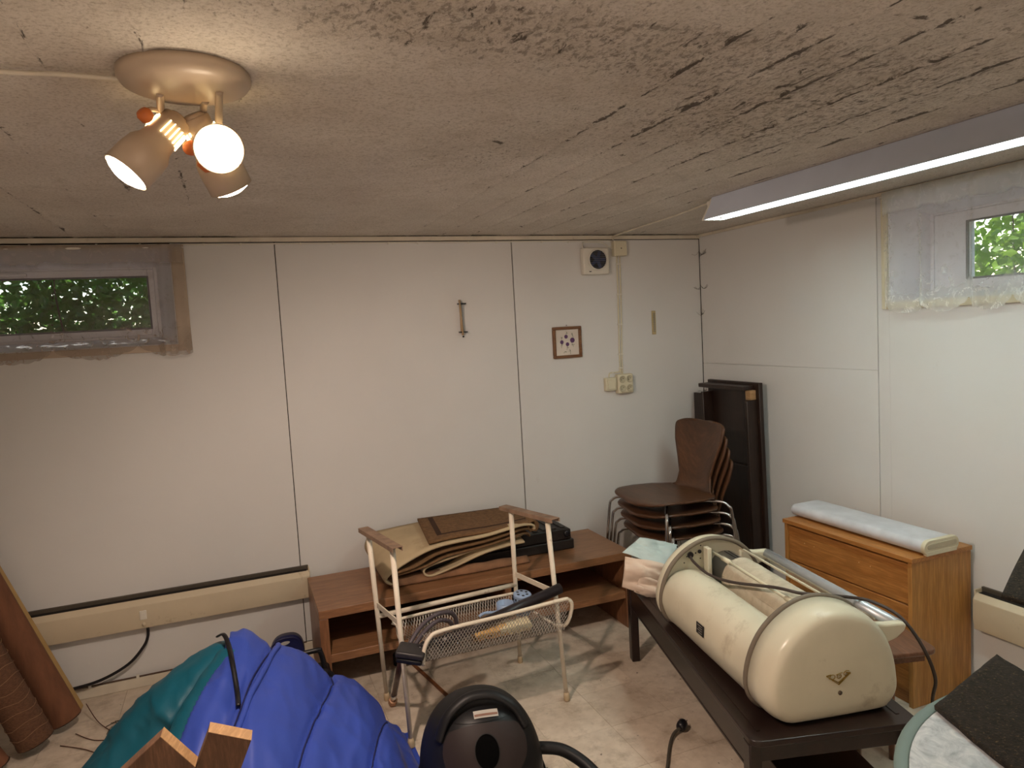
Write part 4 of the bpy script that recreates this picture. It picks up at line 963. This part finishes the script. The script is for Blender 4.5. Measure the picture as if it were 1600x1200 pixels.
# mains cable
def ml(a, b_, c_): return (a, b_, c_)
MB().tube([(.045, ML-.052, .258), (.043, ML-.09, .245), (.045, .60, .236), (.083, .495, .238), (.118, .285, .290), (.155, .205, .296), (.23, .19, .285), (.335, .205, .258), (.39, .18, .246), (.43, .11, .22), (.455, .05, .15), (.49, .04, .05), (.52, .085, -.05), (.56, .12, -.20), (.60, .16, -.352)], .0052, 10, 8).build('mains_cable', mat('brown_rubber_cable', '3d332e', .5), t, smooth=True)

# ------------------------------------------------------------------ crumpled cloth on table's far corner
t = thing('crumpled_cloth', 'crumpled pale blue and cream printed cloth on the far end of the black table', 'cloth', (-.98, -.92, .37))
PBL = mat('pale_blue_cloth', 'b9c8c6', .9, var=.08); PCR = mat('cream_cloth', 'd8c4b2', .95, var=.06); YEL = mat('yellow_print', 'd39a1e', .9)
def patch(name, quad, m, amp, seed, n_=22, par=t, sol=.003):
    a, b_, c_, d_ = [Vector(q) for q in quad]
    def f(u, v):
        p = (a.lerp(b_, u)).lerp(d_.lerp(c_, u), v)
        n1 = .45*abs(math.sin(u*4.5+v*(2.5+seed % 3)+seed))+abs(nz(u*1.7+seed, v*1.4, seed))*1.8+.28*abs(nz(u*4, v*5+seed, 2*seed)); e = .25+.75*math.sin(PI*min(max(u, .02), .98))**.5*math.sin(PI*min(max(v, .02), .98))**.5
        return p+Vector((-.3, -.8, .5))*(amp*n1*e)
    return MB().grid(f, n_, n_).build(name, m, par, smooth=True, solid=sol)
bl = patch('blue_side', [(-1.138, -.92, .535), (-.99, -1.03, .470), (-.83, -.88, .505), (-1.02, -.87, .565)], PBL, .045, 1, 30)
patch('blue_side', [(-.985, -1.02, .462), (-.90, -1.05, .44), (-.80, -.88, .46), (-.835, -.86, .50)], PBL, .03, 6)
patch('cream_side', [(-1.158, -.94, .395), (-.955, -1.04, .280), (-.885, -1.06, .45), (-1.135, -.935, .52)], PCR, .075, 3, 30)
patch('cream_side', [(-1.125, -.98, .38), (-.96, -1.04, .282), (-.93, -1.06, .37), (-1.10, -1.0, .455)], PCR, .045, 9, 24)
patch('blue_side', [(-.972, -1.055, .29), (-.925, -1.06, .31), (-.89, -1.08, .405), (-.935, -1.09, .38)], PBL, .01, 4, 14)
for q in ([(-1.015, -.995, .500), (-.995, -1.005, .495), (-.99, -1.015, .462), (-1.005, -1.015, .464)], [(-.925, -1.075, .452), (-.90, -1.075, .447), (-.895, -1.085, .425), (-.912, -1.09, .423)]):
    patch('yellow_flower_print', q, YEL, .006, 5, 6, sol=.002)
tag(patch('orange_rag', [(-.955, -1.03, .362), (-.93, -1.055, .368), (-.90, -1.06, .40), (-.915, -1.03, .40)], mat('orange_rag', 'b5763a', .9), .008, 8, 10, None), 'small orange patterned rag between cloth and machine', 'rag')
tag(MB().tube([(-.965, -.93, .30), (-.965, -.93, .38)], .006, 10).build('chrome_pin', CHROME, smooth=True), 'short chrome pin upright at the far table leg', 'pin') if False else None

# ------------------------------------------------------------------ rolled carpets, left
RB = mat('cork_brown_underlay', '6b4630', .9, var=.2, scale=30, stretch=(1, 1, .2), bump=.5, bscale=60)
RC = mat('woven_jute', '5e4230', 1, var=.3, scale=90, stretch=(1, 1, 3), bump=.9, bscale=120)
def rollo(name, label, a, b_, r, m, seed, bands=False, spiral=True):
    a, b_ = Vector(a), Vector(b_); d = (b_-a).normalized()
    t_ = thing(name, label, 'carpet roll', tuple(a))
    x = d.orthogonal().normalized(); y = d.cross(x); L = (b_-a).length
    def f(u, v):
        q = u*2*PI; rr_ = r*(1+.04*nz(math.cos(q)*1.5+seed, math.sin(q)*1.5, v*3))
        if bands: rr_ += .0018*math.sin(v*L*150)*(.5+nz(q*2, v*20, 1))
        p = a+d*(L*v)+(x*math.cos(q)+y*math.sin(q))*rr_
        p.z = max(p.z, .001); return p
    MB().grid(f, 40, 90, wrapu=True).build('rolled_sheet', m, t_, smooth=True)
    sp = MB(); pts = []
    for k in range(90):
        q = k/89*2*PI*4; rr_ = r*(.15+.83*k/89); p = a+d*(-.001)+(x*math.cos(q)+y*math.sin(q))*rr_; p.z = max(p.z, .003); pts.append(p)
    sp.tube(pts, .004, 5).build('spiral_end', mat('roll_edge', '3a281c', .9), t_)
    if bands:
        sb = MB()
        for k in range(26):
            c_ = a+d*(.05+k*.045)
            sb.tube([c_+d*(.006*math.sin(3*q_+k))+(x*math.cos(q_)+y*math.sin(q_))*(r*1.035) for q_ in [2*PI*j/18 for j in range(18)]], .0012, 5, closed=True)
        sb.build('stitch_rows', mat('pale_jute_thread', '8a6a4e', .9), t_, kind='stuff')
    # free edge of the sheet running up the roll
    e = (x*math.cos(seed)+y*math.sin(seed))*(r+.003)
    MB().tube([a+d*.02+e, b_+e], .004, 6).build('loose_edge', mat('roll_edge', '3a281c'), t_)
    return t_
rollo('carpet_roll', 'smooth brown roll leaning left by the heater, rightmost of three', (-3.372, -.27, .045), (-3.86, -.20, 1.35), .058, RB, 1.5)
rollo('carpet_roll', 'woven jute textured roll in the middle of the three leaning rolls', (-3.445, -.41, .05), (-3.89, -.36, 1.30), .062, RC, 2.2, True)
rollo('carpet_roll', 'thin dark brown roll at the left edge, lowest of the three', (-3.545, -.50, .03), (-4.0, -.48, .95), .040, RB, .6)
t = thing('beige_board', 'yellowish hardboard strip leaning behind the smooth brown roll', 'board', (-3.5, -.18, 0))
MB().bar((-3.345, -.125, .012), (-3.875, -.09, 1.45), .012, .040, up=(0, 1, 0)).build('board', mat('pale_hardboard', 'b5935c', .7), t, bevel=.002)
for i, pts in enumerate(([(-3.31, -.20, .06), (-3.25, -.30, .012), (-3.16, -.42, .004), (-3.05, -.50, .004)], [(-3.33, -.33, .004), (-3.25, -.42, .004), (-3.15, -.46, .004), (-3.08, -.52, .004)], [(-3.37, -.40, .004), (-3.28, -.47, .004), (-3.2, -.55, .004), (-3.1, -.60, .004)])):
    tag(MB().tube(pts, .0018, 6, 6).build('loose_wire', mat('red_brown_wire', '4f2a1e', .5), smooth=True), ('thin brown wire dropping from the smooth roll to the floor', 'thin wire on the floor from the foot of the smooth roll', 'thin wire on the floor nearest the jute roll')[i], 'wire')
b = MB()
for k in range(16):
    a = random.uniform(0, 6.28); b.tube([(-3.17, -.35, .004), (-3.17+.03*math.cos(a), -.35+.03*math.sin(a), .012), (-3.17+.06*math.cos(a+.5), -.35+.06*math.sin(a+.5), .003)], .0012, 4, 3)
tag(b.build('dust_tuft', mat('dust', '2d241c', 1), kind='stuff'), 'dark tuft of dust on the floor by the thin wires', 'dust')

# ------------------------------------------------------------------ navy crate and black handle by bench
t = thing('navy_basket', 'navy plastic basket with oval grip hole standing by the bench side', 'basket', (-2.50, -.22, 0))
NV = mat('navy_plastic', '1b2150', .4, var=.05)
b = MB(); c = Vector((-2.503, -.20, .075))
def shape(q): return Vector((c.x+.074*math.copysign(abs(math.cos(q))**.75, math.cos(q)), c.y, c.z+.092*math.copysign(abs(math.sin(q))**.8, math.sin(q))))
hc = Vector((-2.512, -.2, .142)); n_ = 40
ou = [shape(2*PI*k/n_) for k in range(n_)]; inn = [hc+Vector((.026*math.cos(2*PI*k/n_), 0, .010*math.sin(2*PI*k/n_)+.003*math.cos(2*PI*k/n_))) for k in range(n_)]
b.v = [tuple(p) for p in ou+inn]; b.f = [(k, (k+1) % n_, n_+(k+1) % n_, n_+k) for k in range(n_)]
b.build('front_panel', NV, t, solid=.006)
b = MB(); b.v = [tuple(p) for p in ou]+[tuple(p+Vector((.008, .07, -.006))) for p in ou]; b.f = [(k, (k+1) % n_, n_+(k+1) % n_, n_+k) for k in range(n_)]
b.build('basket_wall', NV, t, smooth=True, solid=.004)
MB().tube([p+Vector((0, -.003, 0)) for p in ou], .004, 6, closed=True).build('rim', NV, t, smooth=True)
for k in range(9):
    x = c.x-.045+k*.012; MB().bar((x, -.2045, .062), (x+.001, -.2045, .115-.001*abs(k-4)), .003, .003, up=(0, 1, 0)).build('rib', NV, t)
t = thing('black_crate', 'black plastic box with an upright frame handle in front of the bench end', 'crate', (-2.45, -.62, 0))
MB().prism([(x, y, 0.0) for x, y, _ in rr(-2.62, -2.355, -.70, -.56, .03, 0)], (0, 0, .185)).build('crate_body', BLACKPL, t, bevel=.01, seg=3)
MB().tube([(-2.62, -.62, .185), (-2.61, -.62, .245), (-2.58, -.62, .254), (-2.41, -.62, .262), (-2.392, -.62, .255), (-2.383, -.62, .22), (-2.378, -.62, .18)], .010, 8, 4, sc=(1, 1.1)).build('handle', BLACKPL, t, smooth=True)
MB().tube([(-2.58, -.705, .19), (-2.47, -.70, .205), (-2.40, -.70, .205), (-2.365, -.70, .19), (-2.350, -.70, .15), (-2.347, -.70, .08)], .011, 10, 5).build('corner_rail', BLACKPL, t, smooth=True)
tag(MB().lathe([(.017, 0), (.019, .004), (.019, .05), (.014, .058)], (-2.03, -.36, 0), (0, 0, 1), 18).build('black_canister', BLACKPL, smooth=True), 'small black plastic canister standing in the shadow under the bench', 'canister')

# ------------------------------------------------------------------ sleeping bag
BLU = mat('blue_nylon', '3148a2', .48, var=.08, scale=3, bump=.15, bscale=60); TEL = mat('teal_nylon', '0d586c', .5, var=.10, scale=3, bump=.15, bscale=60)
t = thing('sleeping_bag', 'blue quilted sleeping bag with teal lining heaped in the foreground', 'sleeping bag', (-2.6, -1.4, 0))
RX = [(-3.30, .12), (-3.05, .30), (-2.90, .44), (-2.80, .54), (-2.72, .585), (-2.66, .59), (-2.585, .54), (-2.50, .478), (-2.40, .392), (-2.32, .333), (-2.24, .235), (-2.215, .15), (-2.165, .085), (-2.135, .0)]
def rz_(x):
    for (a, za), (b_, zb) in zip(RX, RX[1:]):
        if x <= b_: q = (x-a)/(b_-a); return za+(zb-za)*max(q, 0)
    return 0
seams = [-2.585, -2.40, -2.225]
def bagz(x, y):
    base_ = rz_(x); yr = -1.15
    if y > yr: q = min((y-yr)/.22, 1); z = base_*math.sqrt(max(1-q**2.4, 0))
    else:
        q = min((yr-y)/1.0, 1); z = base_*(1-.62*q**1.5)*math.sqrt(max(1-q**7, 0))
    if z <= .0: return 0
    # quilting: seams drift left towards the viewer
    xs = x+.32*min(max(yr-y, 0), .9)
    e = min(abs(xs-s) for s in seams); z += .016*(min(e/.085, 1)**.55)-.016*math.exp(-(e/.008)**2)
    e2 = xs-seams[0]
    if e2 < 0: z -= .035*math.exp(-((xs-(seams[0]-.035))/.035)**2)*min(max((yr-y)/.25, 0), 1)
    z += .03*math.exp(-(((x+2.83)/.10)**2+((y+1.55)/.16)**2))
    xb = -2.705+.41*min(y+1.15, 0)
    if x < xb: z -= 2.2*(xb-x)+.6*math.sqrt(max(xb-x, 0))*.4
    z += .012*nz(x*6, y*4, 1)-.016*abs(nz(xs*11, y*2.6, 5))-.010*abs(nz(xs*24+y*6, y*7, 9))-.014*abs(nz(x*7+y*5, y*6-x*4, 2))
    return max(z, 0)
def bagp(u, v):
    x = -3.0+.885*u; y = -.93-1.22*v
    return (x, y, bagz(x, y))
MB().grid(bagp, 130, 150).build('blue_shell', BLU, t, smooth=True)
for s in seams:
    pts = []
    for k in range(30):
        y = -1.08-.035*k; x = s-.32*min(max(-1.15-y, 0), .9)
        pts.append((x, y, bagz(x, y)+.0065))
    MB().tube(pts, .0026, 6, 2).build('stitched_seam', mat('navy_thread', '141a4a', .7), t, smooth=True, label='dark stitched seam')
# piping flap beside first seam
fx = lambda y: seams[0]+.022-.32*min(max(-1.15-y, 0), .9)
pts = [(fx(y), y, bagz(fx(y), y)+.002) for y in [-1.06-.04*k for k in range(22)]]
MB().tube(pts, .009, 10, 2).build('zip_flap', BLU, t, smooth=True)
TP = [(-2.665, -1.13, .555), (-2.74, -1.14, .54), (-2.83, -1.14, .485), (-2.92, -1.15, .405), (-3.01, -1.16, .315), (-3.10, -1.17, .22), (-3.20, -1.2, .13)]
TC = crom(TP, 14)
def teal(u, v):
    k = u*(len(TC)-1); i = min(int(k), len(TC)-2); p = TC[i].lerp(TC[i+1], k-i); d = (TC[i+1]-TC[i]).normalized()
    up = Vector((0, 0, 1)); x = d.cross(up).normalized(); y = x.cross(d); q = v*2*PI
    r = (.045+.095*min(u*2.6, 1)**.8+.02*u)*(1+.10*nz(u*7, math.cos(q)*1.5, math.sin(q)*1.5)-.34*abs(nz(u*5+1.3*math.sin(q), math.cos(q)*1.6, 4+math.sin(q)))-.12*abs(nz(u*15, math.cos(q)*2, math.sin(q)*2)))
    e = p+x*math.cos(q)*r*1.15+y*math.sin(q)*r*.85-Vector((0, 0, r*.5)); e.z = max(e.z, .001); return e
MB().grid(teal, 110, 48).build('teal_lining', TEL, t, smooth=True, label='teal lining rolled outwards')
def teal2(u, v):
    p = Vector((-2.70-.17*u, -1.20-.22*u, .575-.17*u)); q = v*2*PI; d = Vector((-.17, -.22, -.17)).normalized(); x = d.cross(Vector((0, 0, 1))).normalized(); y = x.cross(d)
    r = .036+.012*math.sin(PI*u)+.005*nz(u*8, q, 3); return p+x*math.cos(q)*r*1.3+y*math.sin(q)*r-Vector((0, 0, .02))
MB().grid(teal2, 30, 24).build('teal_edge', TEL, t, smooth=True, label='bright teal inner edge')
dp = [(-2.742, -1.125), (-2.722, -1.165), (-2.708, -1.22), (-2.70, -1.30), (-2.692, -1.38), (-2.69, -1.45)]
MB().tube([(x, y, max(bagz(x, y), .583 if k < 1 else (.600 if k == 1 else 0))+.013) for k, (x, y) in enumerate(dp)], .0055, 8, 6, sc=(1.3, .7)).build('drawstring', BLACKPL, t, smooth=True, label='black drawstring')

# ------------------------------------------------------------------ planks in the foreground
def plank(label, top, dirv, wv, w, th, L):
    top, d, w_ = Vector(top), Vector(dirv).normalized(), Vector(wv).normalized()
    n_ = d.cross(w_).normalized()
    P = [top-w_*w/2-n_*th/2, top+w_*w/2-n_*th/2, top+w_*w/2+n_*th/2, top-w_*w/2+n_*th/2]
    t_ = thing('wooden_plank', label, 'plank', tuple(top+d*L))
    MB().prism(P, d*L).build('board', PLANK, t_, bevel=.0015)
    MB().prism([p-d*.0006 for p in P], d*.0008).build('sawn_end', RAW, t_, label='pale sawn end')
    return t_
plank('rough wooden plank with a pointed corner up, left of two in the foreground', (-2.768, -2.20, .830), (-.74, .18, -.62), (.57, .02, -.82), .085, .026, .9)
plank('rough wooden plank with flat sawn top, right of two in the foreground', (-2.684, -2.2, .836), (-.36, .20, -.90), (.90, -.02, -.44), .076, .026, .95)

# ------------------------------------------------------------------ vacuum cleaner
VB = mat('vacuum_black', '121214', .48, var=.05, spec=.3); VF = mat('vacuum_brown_grey', '2a2221', .6, var=.05, spec=.25)
t = thing('vacuum_cleaner', 'round black canister vacuum cleaner on the floor, cut by the lower frame', 'vacuum cleaner', (-2.02, -1.55, 0))
vc = Vector((-2.022, -1.55, .19)); va, vb_, vh = .183, .20, .235
def ell(q, p):   # superellipsoid
    f = lambda s, e: math.copysign(abs(s)**e, s)
    return Vector((vc.x+va*f(math.cos(p), .8)*f(math.cos(q), .9), vc.y+vb_*f(math.cos(p), .8)*f(math.sin(q), .9), vc.z+vh*f(math.sin(p), .95)*(1 if p > 0 else .78)))
MB().grid(lambda u, v: ell(u*2*PI, -PI/2+PI*v), 64, 40, wrapu=True).build('body', VB, t, smooth=True)
MB().grid(lambda u, v: ell(u*2*PI, -.12+.1*v)+(ell(u*2*PI, -.12+.1*v)-vc).normalized()*.006, 64, 3, wrapu=True).build('bumper_band', BLACKPL, t, smooth=True, solid=.004)
for s in (-1, 1):
    MB().lathe([(.0001, 0), (.05, 0), (.055, .006), (.055, .03), (.045, .035)], (vc.x+s*.14, vc.y+.05, .055), (s, 0, 0), 24).build('wheel', BLACKPL, t, smooth=True)
# direction of front/top face
Fd = Vector((-.12, -.66, .74)).normalized(); Fx = Fd.cross(Vector((0, 0, 1))).normalized()*-1; Fx = Vector((Fx.x, Fx.y, Fx.z)); 
if Fx.x < 0: Fx = -Fx
Fy = Fd.cross(Fx).normalized()
if Fy.z < 0: Fy = -Fy
def onbody(a, b_, off):
    o_ = vc+Fx*a+Fy*b_; lo_, hi_ = 0.0, .5
    def ins(p):
        e = 2/.9; x_, y_, z_ = abs((p.x-vc.x)/va), abs((p.y-vc.y)/vb_), abs((p.z-vc.z)/vh)
        return (x_**(2/.9)+y_**(2/.9))**(.9/.8)+z_**(2/.95) < 1
    for _ in range(26):
        m_ = (lo_+hi_)/2
        if ins(o_+Fd*m_): lo_ = m_
        else: hi_ = m_
    return o_+Fd*(lo_+off)
def disc(name, cx, cy, outline, m, off, r0=0.0, par=t, **k):
    n_ = 48; rings = 10; b = MB()
    b.grid(lambda u, v: onbody(cx+outline(u*2*PI)[0]*(r0+(1-r0)*v), cy+outline(u*2*PI)[1]*(r0+(1-r0)*v), off), n_, rings, wrapu=True)
    return b.build(name, m, par, smooth=True, **k)
def face_outline(q):
    x, y = .122*math.cos(q), .098*math.sin(q)
    return (x, min(y, .055))
disc('face_panel', .0, .0, face_outline, VF, .004)
disc('socket_hole', .0, -.020, lambda q: (.034*math.cos(q), .044*math.sin(q)), mat('hole_black', '040404', .9, spec=.05), .0055)
disc('hole_rim', .0, -.020, lambda q: (.036*math.cos(q), .046*math.sin(q)), VB, .0075, r0=.94)
disc('grip_recess', .0, .085, lambda q: (.085*math.cos(q), .026*math.sin(q)), mat('recess_black', '0b0b0d', .4), .002)
MB().tube([onbody(-.13, .045, .005), onbody(-.10, .095, .022), onbody(-.05, .128, .032), onbody(0, .138, .036), onbody(.05, .128, .032), onbody(.10, .095, .022), onbody(.13, .045, .005)], .014, 12, 8, sc=(1.25, .8)).build('carry_handle', VB, t, smooth=True)
disc('paper_label', .012, .083, lambda q: (.036*max(min(math.cos(q)*1.5, 1), -1), .012*max(min(math.sin(q)*1.5, 1), -1)), mat('paper_label', 'a8a39b', .6), .0045)
disc('label_print', .012, .080, lambda q: (.034*max(min(math.cos(q)*1.5, 1), -1), .0035*max(min(math.sin(q)*1.5, 1), -1)), mat('label_brown', '7a5a4c', .6), .0055)
disc('button_slot', .105, -.105, lambda q: (.045*max(min(math.cos(q)*1.5, 1), -1), .006*math.sin(q)), BLACKPL, .004)
MB().tube([(vc.x+.165, vc.y-.0, .205), (-1.82, -1.56, .205), (-1.76, -1.59, .195), (-1.71, -1.66, .165), (-1.685, -1.76, .12), (-1.69, -1.88, .07), (-1.75, -2.02, .03), (-1.9, -2.1, .027)], .019, 14, 6).build('suction_hose', VB, t, smooth=True)
for k in range(8):
    p = Vector((-1.845+.004*k, -1.60-.011*k, .155-.01*k)); MB().lathe([(.020, 0), (.024, .002), (.024, .006), (.020, .008)], p, (.3, -.8, -.6), 16).build('hose_rib', BLACKPL, t, smooth=True)
MB().tube([onbody(.055*math.cos(q)-.045, -.125+.03*math.sin(q), .02) for q in [2*PI*k/14 for k in range(14)]], .004, 8, closed=True).build('cable_loop', BLACKPL, t, smooth=True)

# plug with cord
t = thing('power_plug', 'black mains plug and cord end lying on the floor tiles', 'plug', (-1.19, -1.39, 0))
MB().lathe([(.008, 0), (.017, .006), (.019, .02), (.0175, .036), (.012, .04)], (-1.205, -1.405, .019), (.75, .55, .1), 18).build('plug_body', BLACKPL, t, smooth=True)
for s in (-1, 1): MB().tube([Vector((-1.178, -1.385, .022))+Vector((-.5, .75, 0))*.009*s, Vector((-1.160, -1.372, .024))+Vector((-.5, .75, 0))*.009*s], .0024, 8).build('pin', CHROME, t, smooth=True)
MB().tube([(-1.20, -1.40, .018), (-1.235, -1.412, .014), (-1.27, -1.44, .007), (-1.315, -1.494, .006), (-1.372, -1.566, .006), (-1.45, -1.64, .006), (-1.52, -1.76, .006)], .0058, 10, 6).build('cord', mat('grey_cord', '4b463e', .5), t, smooth=True)

# ------------------------------------------------------------------ round marbled table + dark mat
t = thing('round_table', 'round white marbled table top with a grey green rim, lower right corner', 'table', (-1.25, -3.0, 0))
rcx, rcy, rr0 = -1.2528, -3.0034, .494
m, n = mk('marbled_laminate'); v_ = n.co()
n.l(n.ramp(n.noise(v_, 16, 8, .68, 2.2), [(.30, '8e959b'), (.50, 'b9bfc2'), (.66, 'd3d6d6')]), n.b.inputs['Base Color']); n.b.inputs['Roughness'].default_value = .3; MARBT = m
MB().lathe([(.0001, 0), (rr0-.024, 0), (rr0-.024, .0005)], (rcx, rcy, .7005), (0, 0, 1), 80, caps=False).build('marbled_top', MARBT, t)
MB().lathe([(rr0-.026, -.022), (rr0-.004, -.022), (rr0, -.016), (rr0, -.002), (rr0-.004, .002), (rr0-.022, .002), (rr0-.025, .0005), (rr0-.026, -.022)], (rcx, rcy, .70), (0, 0, 1), 96, caps=False).build('rim', mat('green_grey_rim', '6c7f7a', .45, var=.04), t, smooth=True)
MB().lathe([(.0001, -.020), (rr0-.027, -.020), (rr0-.027, -.002), (.0001, -.002)], (rcx, rcy, .70), (0, 0, 1), 64, caps=False).build('core_board', WHITEPL, t)
MB().lathe([(.20, 0), (.22, .008), (.05, .03), (.028, .06), (.028, .60), (.09, .66), (.11, .679)], (rcx, rcy, 0), (0, 0, 1), 32).build('pedestal', mat('pedestal_grey', '6f7572', .4, .4), t, smooth=True)
MATM = mat('dark_fibre_mat', '211b14', 1, var=.5, scale=70, bump=1.0, bscale=140, dirt=('6e5a3c', 150, .56, .75))
t = thing('fibre_mat', 'dark brown fibre mat lying over the round marbled table, far corner curled up', 'mat', (-1.1, -2.7, .7))
cF, cL_, cN = Vector((-1.050, -2.462, .712)), Vector((-1.358, -2.543, .708)), Vector((-1.425, -2.734, .708))
e1 = (cL_-cF); e2 = (cN-cL_).normalized()*1.0
MB().grid(lambda u, v: cF+e1*u+e2*v*.62+Vector((0, 0, .0025*nz(u*9, v*14, 2))), 30, 50).build('flat_sheet', MATM, t, smooth=True, solid=.009)
# curled part: leaves the far edge, rises and comes back over
def curl(u, v):
    a = cF+(-e1.normalized())*0.0
    st = cF+e2*(.10+.75*u); out = (-e1).normalized()
    th_ = v*2.6; r = .10
    p = st+out*(r*math.sin(th_)+.06*v)+Vector((0, 0, r*(1-math.cos(th_))))
    return p
MB().grid(curl, 24, 24).build('curled_sheet', MATM, t, smooth=True, solid=.009)
A1, A2, A3 = Vector((-.917, -2.384, .80)), Vector((-.60, -2.24, .785)), Vector((-.99, -2.60, .79))
q4 = [A1, Vector((-.66, -2.275, .845)), Vector((-.55, -2.50, .80)), Vector((-.80, -2.62, .755))]
MB().grid(lambda u, v: (q4[0].lerp(q4[1], u)).lerp(q4[3].lerp(q4[2], u), v)+Vector((0, 0, .02*math.sin(PI*u)*math.sin(PI*v))), 20, 20).build('raised_corner', MATM, t, smooth=True, solid=.012)
